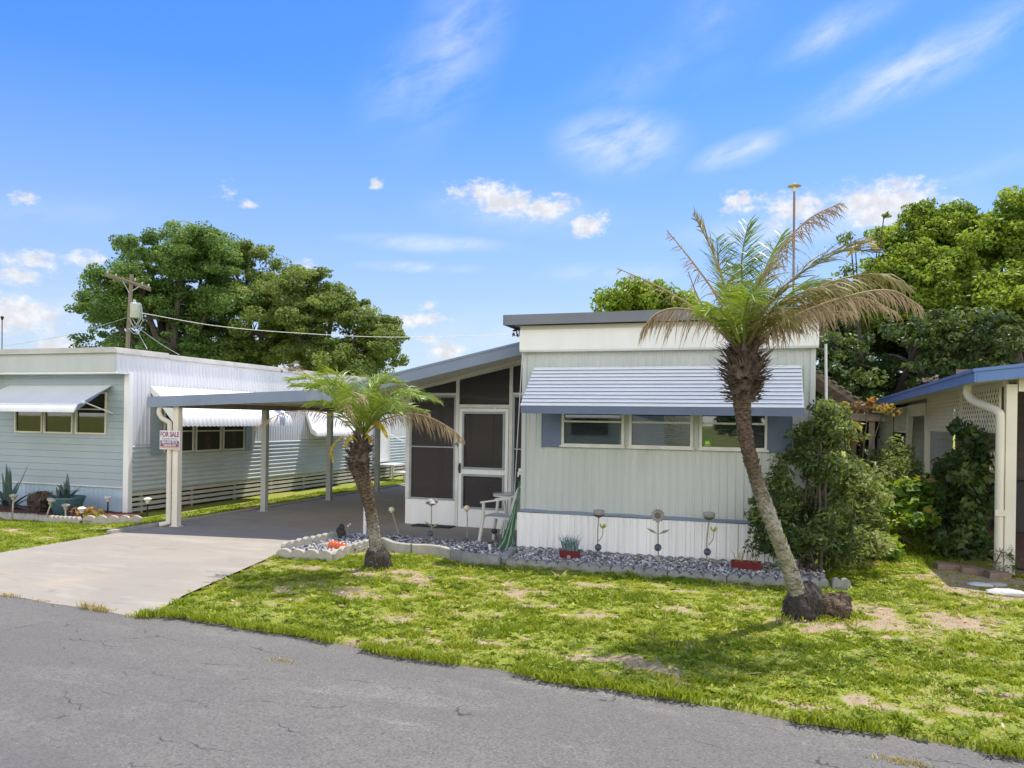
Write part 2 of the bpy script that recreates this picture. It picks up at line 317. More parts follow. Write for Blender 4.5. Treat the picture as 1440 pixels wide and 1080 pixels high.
# ------------------------------------------------------------------ mesh helpers
def tag(o, label=None, cat=None, group=None, kind=None):
    if label: o['label'] = label
    if cat: o['category'] = cat
    if group: o['group'] = group
    if kind: o['kind'] = kind
    return o
def thing(name, label, cat, loc=(0, 0, 0), group=None):
    o = bpy.data.objects.new(name, None); COL.objects.link(o); o.location = loc; o.empty_display_size = .1
    return tag(o, label, cat, group)
def wloc(o):
    v = Vector((0, 0, 0))
    while o is not None: v += o.location; o = o.parent
    return v
class MB:
    def __init__(s): s.v = []; s.f = []; s.m = []; s.mats = []; s.cur = 0
    def use(s, m):
        if m not in s.mats: s.mats.append(m)
        s.cur = s.mats.index(m); return s
    def add(s, vs, fs):
        o = len(s.v); s.v += [tuple(p) for p in vs]; s.f += [tuple(i+o for i in f) for f in fs]; s.m += [s.cur]*len(fs); return s
    def box(s, x0, x1, y0, y1, z0, z1):
        return s.add([(x0, y0, z0), (x1, y0, z0), (x1, y1, z0), (x0, y1, z0), (x0, y0, z1), (x1, y0, z1), (x1, y1, z1), (x0, y1, z1)],
                     [(0, 3, 2, 1), (4, 5, 6, 7), (0, 1, 5, 4), (1, 2, 6, 5), (2, 3, 7, 6), (3, 0, 4, 7)])
    def prism(s, a, b):
        "two matching polygons joined into a closed solid"
        n = len(a); return s.add(list(a)+list(b), [tuple(range(n))[::-1], tuple(range(n, 2*n))]+[(i, (i+1) % n, n+(i+1) % n, n+i) for i in range(n)])
    def bar(s, p, q, wd, ht, up=(0, 0, 1)):
        p, q = Vector(p), Vector(q); t = (q-p).normalized(); u = Vector(up); a = t.cross(u)
        if a.length < 1e-4: a = t.cross(Vector((0, 1, 0)))
        a.normalize(); b = a.cross(t).normalized()
        c = [a*(i*wd/2)+b*(j*ht/2) for i, j in ((-1, -1), (1, -1), (1, 1), (-1, 1))]
        return s.prism([p+k for k in c], [q+k for k in c])
    def tube(s, pts, r, n=8, cap=True):
        pts = [Vector(p) for p in pts]; k = len(pts)
        if not hasattr(r, '__len__'): r = [r]*k
        vs = []; prev = None
        for i, p in enumerate(pts):
            t = (pts[min(i+1, k-1)]-pts[max(i-1, 0)]).normalized()
            if prev is None:
                a = t.cross(Vector((0, 0, 1)))
                if a.length < .05: a = t.cross(Vector((0, 1, 0)))
            else: a = prev-t*prev.dot(t)
            a.normalize(); prev = a; b = t.cross(a)
            for j in range(n):
                th = 2*math.pi*j/n; vs.append(p+(a*math.cos(th)+b*math.sin(th))*r[i])
        fs = [(i*n+j, i*n+(j+1) % n, (i+1)*n+(j+1) % n, (i+1)*n+j) for i in range(k-1) for j in range(n)]
        if cap: fs += [tuple(range(n))[::-1], tuple((k-1)*n+j for j in range(n))]
        return s.add(vs, fs)
    def lathe(s, c, prof, n=16, axis=None):
        c = Vector(c); vs = []; k = len(prof)
        M = Matrix.Identity(3) if axis is None else Vector(axis).to_track_quat('Z', 'Y').to_matrix()
        for r, z in prof:
            for j in range(n):
                th = 2*math.pi*j/n; vs.append(c+M @ Vector((r*math.cos(th), r*math.sin(th), z)))
        fs = [(i*n+j, i*n+(j+1) % n, (i+1)*n+(j+1) % n, (i+1)*n+j) for i in range(k-1) for j in range(n)]
        fs += [tuple(range(n))[::-1], tuple((k-1)*n+j for j in range(n))]
        return s.add(vs, fs)
    def ball(s, c, r, n=10, sz=1., jit=0, seed=0):
        rr = random.Random(seed); c = Vector(c); vs = [c+Vector((0, 0, -r*sz))]; k = n//2+1
        for i in range(1, k):
            ph = math.pi*i/k
            for j in range(n):
                th = 2*math.pi*j/n; q = r*(1+jit*(rr.random()-.5)*2)
                vs.append(c+Vector((q*math.sin(ph)*math.cos(th), q*math.sin(ph)*math.sin(th), -q*sz*math.cos(ph))))
        vs.append(c+Vector((0, 0, r*sz))); L = len(vs)-1
        fs = [(0, 1+(j+1) % n, 1+j) for j in range(n)]
        for i in range(k-2): fs += [(1+i*n+j, 1+i*n+(j+1) % n, 1+(i+1)*n+(j+1) % n, 1+(i+1)*n+j) for j in range(n)]
        fs += [(L, 1+(k-2)*n+j, 1+(k-2)*n+(j+1) % n) for j in range(n)]
        return s.add(vs, fs)
    def profile(s, o, A, B, N, prof, back=None):
        "profiled sheet: prof = (along A, out along N), pulled along B"
        o, A, B, N = map(Vector, (o, A, B, N)); vs = []
        for a, h in prof: p = o+A*a+N*h; vs += [p, p+B]
        return s.add(vs, [(2*i, 2*i+1, 2*i+3, 2*i+2) for i in range(len(prof)-1)])
    def ring(s, x0, x1, z0, z1, t, y0, y1):
        s.box(x0, x1, y0, y1, z0, z0+t); s.box(x0, x1, y0, y1, z1-t, z1); s.box(x0, x0+t, y0, y1, z0+t, z1-t); s.box(x1-t, x1, y0, y1, z0+t, z1-t); return s
    def build(s, name, m=None, parent=None, smooth=False, label=None):
        me = bpy.data.meshes.new(name); L = wloc(parent) if parent else Vector((0, 0, 0))
        me.from_pydata([(p[0]-L.x, p[1]-L.y, p[2]-L.z) for p in s.v], [], s.f)
        for k in (s.mats or [m]): me.materials.append(MATS[k])
        if s.mats: me.polygons.foreach_set('material_index', s.m)
        if smooth:
            me.polygons.foreach_set('use_smooth', [True]*len(s.f))
            me.set_sharp_from_angle(angle=R(45))
        me.validate(); me.update()
        o = bpy.data.objects.new(name, me); COL.objects.link(o)
        if parent: o.parent = parent
        if label: o['label'] = label
        return o
def part(name, m, parent, fn, smooth=False, label=None):
    b = MB(); fn(b); return b.build(name, m, parent, smooth, label)
def npmesh(name, co, quads, m, parent=None, tint=None, smooth=False, attr='tint'):
    "big meshes straight from numpy: co (N,3); quads (M,k)"
    me = bpy.data.meshes.new(name); L = np.array(wloc(parent)) if parent else np.zeros(3)
    co = np.asarray(co, np.float32)-L.astype(np.float32); k = quads.shape[1]
    me.vertices.add(len(co)); me.vertices.foreach_set('co', co.ravel())
    me.loops.add(quads.size); me.loops.foreach_set('vertex_index', quads.astype(np.int32).ravel())
    me.polygons.add(len(quads)); me.polygons.foreach_set('loop_start', np.arange(0, quads.size, k, dtype=np.int32))
    if tint is not None:
        a = me.attributes.new(attr, 'FLOAT', 'POINT'); a.data.foreach_set('value', np.asarray(tint, np.float32))
    if smooth: me.polygons.foreach_set('use_smooth', np.ones(len(quads), bool))
    me.materials.append(MATS[m]); me.update(calc_edges=True)
    o = bpy.data.objects.new(name, me); COL.objects.link(o)
    if parent: o.parent = parent
    return o
def copy_tree(o, parent=None):
    c = o.copy(); COL.objects.link(c)
    if parent: c.parent = parent
    for ch in list(o.children): copy_tree(ch, c)
    return c
def text(body, size, loc, rot, m, parent, name='lettering', bold=0., sx=1.):
    cu = bpy.data.curves.new('tmp', 'FONT'); cu.body = body; cu.size = size; cu.align_x = 'CENTER'; cu.align_y = 'CENTER'; cu.extrude = .001; cu.offset = bold; cu.resolution_u = 3
    to = bpy.data.objects.new('tmp', cu); COL.objects.link(to); dg = bpy.context.evaluated_depsgraph_get()
    me = bpy.data.meshes.new_from_object(to.evaluated_get(dg)); bpy.data.objects.remove(to); bpy.data.curves.remove(cu)
    me.materials.clear(); me.materials.append(MATS[m]); me.name = name
    L = wloc(parent); me.transform(Matrix.Translation(Vector(loc)-L) @ Matrix.Rotation(rot, 4, 'Z') @ Matrix.Rotation(R(90), 4, 'X') @ Matrix.Diagonal((sx, 1, 1, 1)))
    o = bpy.data.objects.new(name, me); COL.objects.link(o); o.parent = parent; return o
def hash2(ix, iy, s): 
    h = np.sin(ix*127.1+iy*311.7+s*74.7)*43758.5453; return h-np.floor(h)
def vnoise(x, y, s=0):
    ix, iy = np.floor(x), np.floor(y); fx, fy = x-ix, y-iy; fx = fx*fx*(3-2*fx); fy = fy*fy*(3-2*fy)
    return (hash2(ix, iy, s)*(1-fx)+hash2(ix+1, iy, s)*fx)*(1-fy)+(hash2(ix, iy+1, s)*(1-fx)+hash2(ix+1, iy+1, s)*fx)*fy
def fbm(x, y, s=0, o=4):
    t = 0; a = .5; tot = 0
    for i in range(o): t = t+a*vnoise(x*2**i, y*2**i, s+i); tot += a; a *= .55
    return t/tot
def cat(pts, n):
    "smooth curve through points"
    P = [Vector(p) for p in pts]; P = [P[0]*2-P[1]]+P+[P[-1]*2-P[-2]]; out = []
    m = len(P)-3
    for i in range(n+1):
        u = i/n*m; k = min(int(u), m-1); t = u-k; a, b, c, d = P[k:k+4]
        out.append(.5*((2*b)+(c-a)*t+(2*a-5*b+4*c-d)*t*t+(3*b-a-3*c+d)*t**3))
    return out
ORD = 'first second third fourth fifth sixth seventh eighth ninth tenth eleventh twelfth thirteenth fourteenth'.split()

# ------------------------------------------------------------------ ground, road, drive, lawn
def struct(o): o['kind'] = 'structure'; return o
g = MB(); g.add([(-700, -500, -.16), (700, -500, -.16), (700, 900, -.16), (-700, 900, -.16)], [(0, 1, 2, 3)]); struct(g.build('ground', 'far_ground'))
def edge_y(x): return np.where(x < -2.15, -4.44-.085*(x+4.3), -4.55-.108*(x+2.13))
xs = np.arange(-40, 40.01, .25)
ye = edge_y(xs)+.12
v = np.concatenate([np.stack([xs, ye, np.full_like(xs, -.052)], 1), np.stack([xs, np.full_like(xs, -8.), np.full_like(xs, -.045)], 1), np.stack([xs, np.full_like(xs, -16.), np.full_like(xs, -.06)], 1)])
n = len(xs); i = np.arange(n-1)
q = np.concatenate([np.stack([i+n, i+1+n, i+1, i], 1), np.stack([i+2*n, i+1+2*n, i+1+n, i+n], 1)])
struct(npmesh('road', v, q, 'asphalt'))
# driveway + carport slab
d = MB()
dl = [(-6.33, y) for y in (-4.27, -3.9, -1, .3, 10)]
dr = [(-2.14, -4.62), (-2.38, -3.95), (-3.0, -1.35), (-2.92, .3), (-2.9, 10)]
zt = [-.05, -.002, 0, 0, 0]
vs = []; K = 12
for (a, b, z) in zip(dl, dr, zt):
    for k in range(K+1):
        t = k/K; vs.append((a[0]+(b[0]-a[0])*t, a[1]+(b[1]-a[1])*t+(0 if z > -.04 else .02*math.sin(k*2.1)), z))
fs = [(r*(K+1)+k, r*(K+1)+k+1, (r+1)*(K+1)+k+1, (r+1)*(K+1)+k) for r in range(4) for k in range(K)]
d.add(vs, fs)
d.add([(-2.92, .3, 0), (0, .25, 0), (0, 10, 0), (-2.9, 10, 0)], [(0, 1, 2, 3)]); d.add([(-2.92, .3, 0), (-2.92, .3, -.15), (0, .25, -.15), (0, .25, 0)], [(0, 1, 2, 3)])
d.add([(-6.33, -4.27, -.05), (-6.33, -4.27, -.15), (-2.14, -4.62, -.15), (-2.14, -4.62, -.05)], [(0, 1, 2, 3)])
struct(d.build('driveway', 'driveway_concrete'))
kb = MB(); kb.box(-6.43, -6.333, -1.02, .18, -.1, .05); kb.box(-6.43, -6.333, .19, 10, -.1, .035); struct(kb.build('kerb', 'edger'))
def inside_drive(x, y):
    rx = np.where(y < -1.35, np.interp(y, [-4.62, -3.95, -1.35], [-2.14, -2.38, -3.0]), np.where(y < .3, -2.95, 0.))
    return (x > -6.36) & (x < rx+.0) & (y < 10.2)
def dirt_f(x, y):
    f = .5+(fbm(x*1.3+3, y*2.3, 3, 5)-.5)*.75+(fbm(x*4.1, y*6.5, 13, 3)-.5)*.8-.155
    for (cx, cy, rx, ry, a) in ((4.6, -2.0, .9, .35, .35), (4.2, -2.7, .55, .3, .3), (-1.1, -2.1, .8, .22, .32), (-.2, -2.55, .6, .3, .2), (2.6, -1.75, 1.6, .12, .22), (.6, -1.9, .7, .25, .22), (5.1, -1.3, .4, .2, .2), (0.9, -2.3, .4, .2, .2), (-.9, -3.2, .7, .25, .15), (4.9, 2.4, .3, .35, .35), (5.0, -2.6, .8, .25, .25), (1.5, -3.0, .5, .25, .15), (5.7, .4, .45, 1.0, .8), (5.9, -.4, .4, .4, .4), (-8, -1.3, .7, .2, .25), (3.6, -2.5, .35, .3, .3)):
        f = f+.75*a*np.exp(-((x-cx)/rx)**2-((y-cy)/ry)**2)
    return f
def lawn_h(x, y):
    h = (fbm(x*1.3, y*1.3, 9, 3)-.5)*.05-.012
    ed = edge_y(x)+(fbm(x*2.2, y*0+1, 5, 3)-.5)*.16
    t = np.clip((y-ed)/.07, 0, 1); h = h*t+(1-t)*-.15
    h = np.where(inside_drive(x, y), -.14, h)
    return h
gx = np.concatenate([np.arange(-16, -6.2, .12), np.arange(-6.2, -3.2, .3), np.arange(-3.2, 7, .05), np.arange(7, 16, .25)]); gy = np.concatenate([np.arange(-5.75, -4.2, .025), np.arange(-4.2, 1.2, .06), np.arange(1.2, 40, .3)])
GX, GY = np.meshgrid(gx, gy); H = lawn_h(GX, GY); nx, ny = len(gx), len(gy)
ii = (np.arange(ny-1)[:, None]*nx+np.arange(nx-1)[None]).ravel()
lw = npmesh('lawn', np.stack([GX.ravel(), GY.ravel(), H.ravel()], 1), np.stack([ii, ii+1, ii+1+nx, ii+nx], 1), 'lawn_soil', tint=np.clip((dirt_f(GX, GY).ravel()-.43)*3.2, 0, 1), smooth=True, attr='dirt')
struct(lw)
def blades(x, y, z, hgt, wid, tint, lean=.6, th=None):
    n = len(x); fa = rng.uniform(0, 2*np.pi, n)
    if th is None: th = rng.uniform(0, 2*np.pi, n)
    else: th = np.where(np.isnan(th), rng.uniform(0, 2*np.pi, n), th)
    ln = rng.uniform(.1, 1, n)*lean*hgt
    dx, dy = np.cos(th)*ln, np.sin(th)*ln; wx, wy = np.cos(fa)*wid, np.sin(fa)*wid
    co = np.empty((n, 5, 3))
    co[:, 0] = np.stack([x-wx, y-wy, z], 1); co[:, 1] = np.stack([x+wx, y+wy, z], 1)
    co[:, 2] = np.stack([x+wx*.8+dx*.35, y+wy*.8+dy*.35, z+hgt*.6], 1); co[:, 3] = np.stack([x-wx*.8+dx*.35, y-wy*.8+dy*.35, z+hgt*.6], 1)
    co[:, 4] = np.stack([x+dx, y+dy, z+hgt*rng.uniform(.75, 1, n)], 1)
    b = np.arange(n)*5
    quad = np.concatenate([np.stack([b, b+1, b+2, b+3], 1), np.stack([b+3, b+2, b+4, b+4], 1)])
    return co.reshape(-1, 3), quad, np.repeat(tint, 5)
def tri_fix(name, co, quad, tint, m, parent=None):
    q1 = quad[:len(quad)//2]; q2 = quad[len(quad)//2:, :3]
    tr = np.concatenate([q1[:, [0, 1, 2]], q1[:, [0, 2, 3]], q2]); return npmesh(name, co, tr, m, parent, tint)
bc_x1, bc_y1 = pt(1128, 862, 7.45)[:2]; bc_x2, bc_y2 = pt(529, 797, 9.56)[:2]
def scatter_grass(n, x0, x1, y0, y1, hmin, hmax, thr, wid=.0045):
    x = rng.uniform(x0, x1, n); y = rng.uniform(y0, y1, n); d = dirt_f(x, y)
    dens = np.clip((thr-d)*5+.6, .2, 1); ed = edge_y(x)+(fbm(x*2.2, y*0+1, 5, 3)-.5)*.16
    ok = (rng.random(n) < dens) & (~inside_drive(x-.0, y)) & (y > ed+.0) & ~((x > -2.85) & (x < 0.15) & (y > -1.15+(x+2.2)*.0) & (y < .4) & ~((x > -1.9) & (y < -.75))) & ~((x > -.15) & (x < 3.9) & (y > -.98)) & ~((x < -7.3) & (x > -14) & (y > -.2)) & ~((x > 5.9) & (y > .9)) & ~((x < -8) & (y > .9))
    x, y, d = x[ok], y[ok], d[ok]; n = len(x)
    tuft = fbm(x*4.5, y*4.5, 21, 3); lush = np.clip((thr-d)*4, 0, 1)
    h = (hmin+(hmax-hmin)*np.clip((tuft-.3)*2.2, 0, 1)*(.35+.65*lush))*rng.uniform(.55, 1.15, n)
    tint = np.clip(.42+.75*(fbm(x*1.6, y*2.2, 31, 4)-.5)+.42*(.5-lush)+rng.normal(0, .14, n)+np.where(rng.random(n) < .10, .4, 0), 0, 1)
    return x, y, lawn_h(x, y)-.004, h, wid*rng.uniform(.7, 1.4, n), tint
def tufts(nt, per, x0, x1, y0, y1, thr):
    "creeping turf: short runners of broad blades fanning out from one crown"
    x, y, z, h, wd, ti = scatter_grass(nt, x0, x1, y0, y1, .024, .066, thr, .0065); k = len(x); big = rng.uniform(.55, 1.35, k)
    X = np.repeat(x, per); th = rng.uniform(0, 6.283, k*per); r = np.abs(rng.normal(0, .03, k*per))*np.repeat(big, per); Y = np.repeat(y, per)+r*np.sin(th)*.9; X = X+r*np.cos(th)
    tt = np.clip(np.repeat(ti+rng.normal(0, .13, k), per)+rng.normal(0, .08, k*per), 0, 1)
    keep = (Y > edge_y(X)+.01) & ~inside_drive(X-.03, Y)
    return [q[keep] for q in (X, Y, lawn_h(X, Y)-.004, np.repeat(h*big, per)*rng.uniform(.6, 1.2, k*per), np.repeat(wd, per)*rng.uniform(.7, 1.3, k*per), tt, th)]
tf = [np.concatenate(q) for q in zip(tufts(9000, 22, -3.0, 7.5, -5.6, 1.2, .54), tufts(1500, 16, -11.5, -6.35, -4.3, 1, .62))]
a = scatter_grass(190000, -3.0, 7.5, -5.6, 1.2, .012, .045, .515, .0055); b = scatter_grass(26000, 3.8, 6.2, 1.2, 9, .03, .08, .6, .007); c = scatter_grass(52000, -11.5, -6.35, -4.3, 1, .02, .05, .60, .006); e2 = scatter_grass(30000, -8, -6.43, 1, 16, .02, .06, .65, .009)
pf = []
for (cx, cy, r_) in ((bc_x1, bc_y1, .26), (bc_x1+.3, bc_y1+.1, .2), (bc_x2, bc_y2, .2)):
    th_ = rng.uniform(0, 6.28, 260); rr_ = r_*rng.uniform(.75, 1.35, 260); pf.append((cx+rr_*np.cos(th_), cy+rr_*np.sin(th_), np.zeros(260)-.005, rng.uniform(.02, .07, 260), np.full(260, .005), np.clip(rng.normal(.45, .2, 260), 0, 1)))
ed_x = rng.uniform(-2.3, 7, 9000); ed_y = edge_y(ed_x)+(fbm(ed_x*2.2, ed_x*0+1, 5, 3)-.5)*.16+rng.uniform(-.02, .10, 9000)
gg = [np.concatenate(k) for k in zip(a, b, c, e2)]
gg = [np.concatenate([p]+[q[k] for q in pf]) for k, p in enumerate(gg)]
gm = fbm(ed_x*1.6, ed_x*0, 41, 3) > .42
gg = [np.concatenate([p, q[gm]]) for p, q in zip(gg, (ed_x, ed_y, np.full(9000, -.03), rng.uniform(.03, .085, 9000), np.full(9000, .005), np.clip(rng.normal(.4, .18, 9000), 0, 1)))]
ths = np.concatenate([np.full(len(gg[0]), np.nan), tf[6]]); gg = [np.concatenate([p, q]) for p, q in zip(gg, tf)]
co, qd, ti = blades(*gg, lean=1.25, th=ths)
tag(tri_fix('grass', co, qd, ti, 'grass_blade'), 'patchy sunlit lawn grass between the road and the mobile homes', 'grass', kind='stuff')

# gravel beds
def pebbles(n, sampler, r0, r1):
    base = np.array([(1, 0, 0), (-1, 0, 0), (0, 1, 0), (0, -1, 0), (0, 0, 1), (0, 0, -1)], float); fc = np.array([(0, 2, 4), (2, 1, 4), (1, 3, 4), (3, 0, 4), (2, 0, 5), (1, 2, 5), (3, 1, 5), (0, 3, 5)])
    p = sampler(n); n = len(p); s = rng.uniform(r0, r1, (n, 1, 1))*rng.uniform(.6, 1.3, (n, 6, 1))*np.array([1, .85, .6])
    th = rng.uniform(0, 6.28, n); c, sn = np.cos(th), np.sin(th); M = np.zeros((n, 3, 3)); M[:, 0, 0] = c; M[:, 0, 1] = -sn; M[:, 1, 0] = sn; M[:, 1, 1] = c; M[:, 2, 2] = 1
    tl = rng.uniform(-.6, .6, n); T = np.zeros((n, 3, 3)); T[:, 0, 0] = np.cos(tl); T[:, 0, 2] = np.sin(tl); T[:, 2, 0] = -np.sin(tl); T[:, 2, 2] = np.cos(tl); T[:, 1, 1] = 1
    co = np.einsum('nij,nkj->nki', M@T, base[None]*s)+p[:, None]
    return co.reshape(-1, 3), (fc[None]+(np.arange(n)*6)[:, None, None]).reshape(-1, 3)
def bed1(n):
    x = rng.uniform(-2.9, .05, n); y = rng.uniform(-1.6, .45, n)
    lo = np.interp(x, [-2.9, -2.1, -2.05, -1.8, -1.3, -.7, 0], [-1.6, -1.45, -.45, -.35, -.6, -.7, -.95]); ok = (y > lo) & (y < .32+.06*np.sin(x*5))
    x, y = x[ok], y[ok]; return np.stack([x, y, .02+rng.uniform(-.015, .03, len(x))], 1)
def bed2(n):
    x = rng.uniform(-.1, 3.95, n); y = rng.uniform(-.9, -.03, n); return np.stack([x, y, .03+rng.uniform(-.02, .025, n)+.03*np.exp(-((y+.3)/.3)**2)], 1)
leafmat('gravel', [(0, (.09, .095, .12)), (.35, (.24, .245, .28)), (.6, (.42, .42, .44)), (.82, (.66, .65, .63)), (.92, (.46, .38, .29)), (1, (.30, .22, .16))], 0., (.5, .5, .5), .8, .2)
def stone_tint(co): return np.repeat(rng.random(len(co)//6), 6)
co, f = pebbles(6500, bed1, .014, .036); tag(npmesh('gravel', co, f, 'gravel', None, stone_tint(co)), 'pale stone chips in the curved bed before the screened porch', 'gravel', kind='stuff')
co, f = pebbles(8500, bed2, .014, .034); tag(npmesh('gravel', co, f, 'gravel', None, stone_tint(co)), 'blue grey stone chips in the bed along the white skirting', 'gravel', kind='stuff')

# ------------------------------------------------------------------ siding helpers
def ribs(L, per, flat, h):
    p = []; a = 0
    while a < L-1e-6:
        for da, hh in ((0, 0), (flat, 0), (flat+(per-flat)*.25, h), (flat+(per-flat)*.75, h)):
            if a+da < L: p.append((a+da, hh))
        a += per
    p.append((L, 0)); return p
def laps(L, per, h):
    p = []; a = 0
    while a < L-1e-6: p += [(a, h), (min(a+per-.006, L), .002)]; a += per
    return p
def waves(L, per, h, k=6):
    n = int(L/per*k); return [(L*i/n, h*(.5-.5*math.cos(2*math.pi*L*i/n/per))) for i in range(n+1)]

# ------------------------------------------------------------------ white mobile home
mh = thing('mobile_home', 'white ribbed mobile home with slatted awning over three windows, blue grey flat roof', 'mobile home', (0, 0, 0))
WIN = [(.575, 1.45), (1.515, 2.36), (2.44, 3.29)]; Z0, Z1 = 1.505, 2.26
w1 = MB()
def fsheet(x0, x1, z0, z1):
    pr = ribs(x1-x0, .104, .066, .008); w1.profile((x0, 0, z0), (1, 0, 0), (0, 0, z1-z0), (0, -1, 0), pr)
fsheet(0, 3.84, .585, Z0); fsheet(0, 3.84, Z1, 2.83)
for x0, x1 in ((0, WIN[0][0]), (WIN[0][1], WIN[1][0]), (WIN[1][1], WIN[2][0]), (WIN[2][1], 3.84)): fsheet(x0, x1, Z0, Z1)
w1.profile((3.84, 0, .0), (0, 1, 0), (0, 0, 3.1), (1, 0, 0), ribs(14, .104, .072, .009)); w1.profile((0, 0, 0), (0, 1, 0), (0, 0, 3.1), (-1, 0, 0), ribs(14, .2, .15, .009))
w1.box(0, 3.84, 13.9, 14, 0, 3.1)
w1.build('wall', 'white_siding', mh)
for x0 in (-.012, 3.79): part('corner_trim', 'white_siding', mh, lambda b: b.box(x0, x0+.062, -.014, -.002, .6, 2.82))
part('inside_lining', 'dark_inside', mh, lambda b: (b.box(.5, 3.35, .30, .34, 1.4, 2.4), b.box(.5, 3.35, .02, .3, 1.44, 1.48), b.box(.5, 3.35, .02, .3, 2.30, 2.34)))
sk = MB(); xx = 0; pr = []
while xx < 3.95:
    wdt = random.choice((.085, .10, .13, .16)); pr += [(xx, 0), (xx+.006, .026), (xx+wdt*.6, .026), (xx+wdt*.6+.014, .004), (xx+wdt-.008, .004)]; xx += wdt
pr.append((min(xx, 4.0), 0)); sk.profile((-.05, -.03, .0), (1, 0, 0), (0, 0, .555), (0, -1, 0), [(min(a, 3.92), h) for a, h in pr]); sk.box(-.05, 3.87, -.028, -.004, 0, .555)
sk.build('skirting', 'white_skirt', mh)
# wavy blue-grey drip strip between wall and skirting
ds = MB(); N = 40
top = [(3.86*k/N-.02, -.034, .603+.004*math.sin(k*.9)) for k in range(N+1)]; bot = [(3.86*k/N-.02, -.034, .566-.010*max(0, math.sin(k*.35-1))) for k in range(N+1)]
for k in range(N): ds.prism([top[k], top[k+1], bot[k+1], bot[k]], [(p[0], -.004, p[2]) for p in (top[k], top[k+1], bot[k+1], bot[k])])
ds.build('drip_strip', 'blue_grey', mh)
part('upper_panel', 'white_paint', mh, lambda b: b.prism([(-.025, -.12, 2.835), (-.025, -.12, 3.112), (-.025, -.004, 3.112), (-.025, -.004, 2.81), (-.025, -.10, 2.81)], [(3.88, -.12, 2.835), (3.88, -.12, 3.112), (3.88, -.004, 3.112), (3.88, -.004, 2.81), (3.88, -.10, 2.81)]))
part('soffit_board', 'cream_paint', mh, lambda b: b.prism([(-.02, -.105, 3.114), (-.02, -.105, 3.173), (-.02, 0, 3.173), (-.02, 0, 3.114)], [(3.88, -.125, 3.114), (3.88, -.125, 3.173), (3.88, 0, 3.173), (3.88, 0, 3.114)]))
rf = part('roof', 'roof_grey', mh, lambda b: b.prism([(-.2, -.22, 3.20), (-.2, -.22, 3.305), (1.9, -.22, 3.325), (3.98, -.22, 3.305), (3.98, -.22, 3.20)], [(-.2, 14.2, 3.20), (-.2, 14.2, 3.305), (1.9, 14.2, 3.36), (3.98, 14.2, 3.305), (3.98, 14.2, 3.20)]))
part('fascia', 'roof_grey', rf, lambda b: (b.box(-.205, 3.985, -.25, -.222, 3.175, 3.315), b.box(-.23, -.207, -.25, 14.2, 3.175, 3.315), b.box(3.987, 4.01, -.25, 14.2, 3.175, 3.315)))
for k, (x0, x1) in enumerate(WIN):
    wf = part('window', 'trim_white', mh, lambda b: (b.ring(x0, x1, Z0, Z1, .036, -.035, .02), b.box(x0+.036, x1-.036, -.028, .01, 1.835, 1.86), b.box(x0-.02, x1+.02, -.05, -.0355, Z0-.012, Z0+.012)))
    part('pane', 'window_glass', wf, lambda b: b.box(x0+.036, x1-.036, -.008, -.004, Z0+.036, Z1-.036))
    part('blind', 'blind', wf, lambda b: b.profile((x0+.03, .06, Z0+.02), (0, 0, 1), (x1-x0-.06, 0, 0), (0, -1, 0), laps(Z1-Z0-.04, .026, .014)))
    if k == 2:
        st = part('sticker', 'sticker_green', wf, lambda b: b.box(2.485, 2.60, -.0125, -.0095, 1.545, 1.655))
        part('sticker_mark', 'sticker_yellow', st, lambda b: (b.prism([(2.515, -.0155, 1.575), (2.575, -.0155, 1.575), (2.565, -.0155, 1.615), (2.515, -.0155, 1.615)], [(2.515, -.0125, 1.575), (2.575, -.0125, 1.575), (2.565, -.0125, 1.615), (2.515, -.0125, 1.615)]), b.box(2.505, 2.582, -.0155, -.0125, 1.558, 1.564)))
for x0, x1 in ((.30, .568), (3.297, 3.58)):
    part('shutter', 'slate_blue', mh, lambda b: (b.box(x0, x1, -.034, -.0095, 1.49, 2.2), b.box(x0-.012, x0, -.038, -.0095, 1.48, 2.21), b.box(x1, x1+.005, -.038, -.0095, 1.48, 2.21)))
# slatted awning
GAP_SHADE = []; aw = MB(); A0, A1 = Vector((0, -.03, 2.60)), Vector((0, -.66, 2.045)); NS = 11
sd = (A1-A0).normalized(); nn = Vector((0, sd.z, -sd.y)); nn = nn if nn.y < 0 else -nn
for k in range(NS):
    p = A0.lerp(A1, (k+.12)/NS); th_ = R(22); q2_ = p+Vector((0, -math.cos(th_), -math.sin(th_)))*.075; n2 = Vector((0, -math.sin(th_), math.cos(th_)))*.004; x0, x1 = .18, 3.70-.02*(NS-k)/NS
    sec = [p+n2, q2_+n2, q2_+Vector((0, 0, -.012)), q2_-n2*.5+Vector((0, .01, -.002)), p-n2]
    GAP_SHADE.append((q2_.y, q2_.z)); aw.prism([(x0, *v_.yz) for v_ in sec], [(x1, *v_.yz) for v_ in sec])
ao = aw.build('awning', 'slat_white', mh)
part('slat_gap_shade', 'slate_blue', ao, lambda b: [b.box(.181, 3.675, hy-.004, hy+.001, hz-.0225, hz-.0125) for hy, hz in GAP_SHADE])  # dark strips stand in for the shade in the gaps between slats
for x, wd in ((.2, .17), (3.62, .05), (1.3, .03), (2.5, .03)): part('support_strip', 'slat_white', ao, lambda b: b.prism([(x, *(A0-nn*.03).yz), (x, *(A1-nn*.03).yz), (x, *(A1-nn*.04).yz), (x, *(A0-nn*.04).yz)], [(x+wd, *(A0-nn*.03).yz), (x+wd, *(A1-nn*.03).yz), (x+wd, *(A1-nn*.04).yz), (x+wd, *(A0-nn*.04).yz)]))
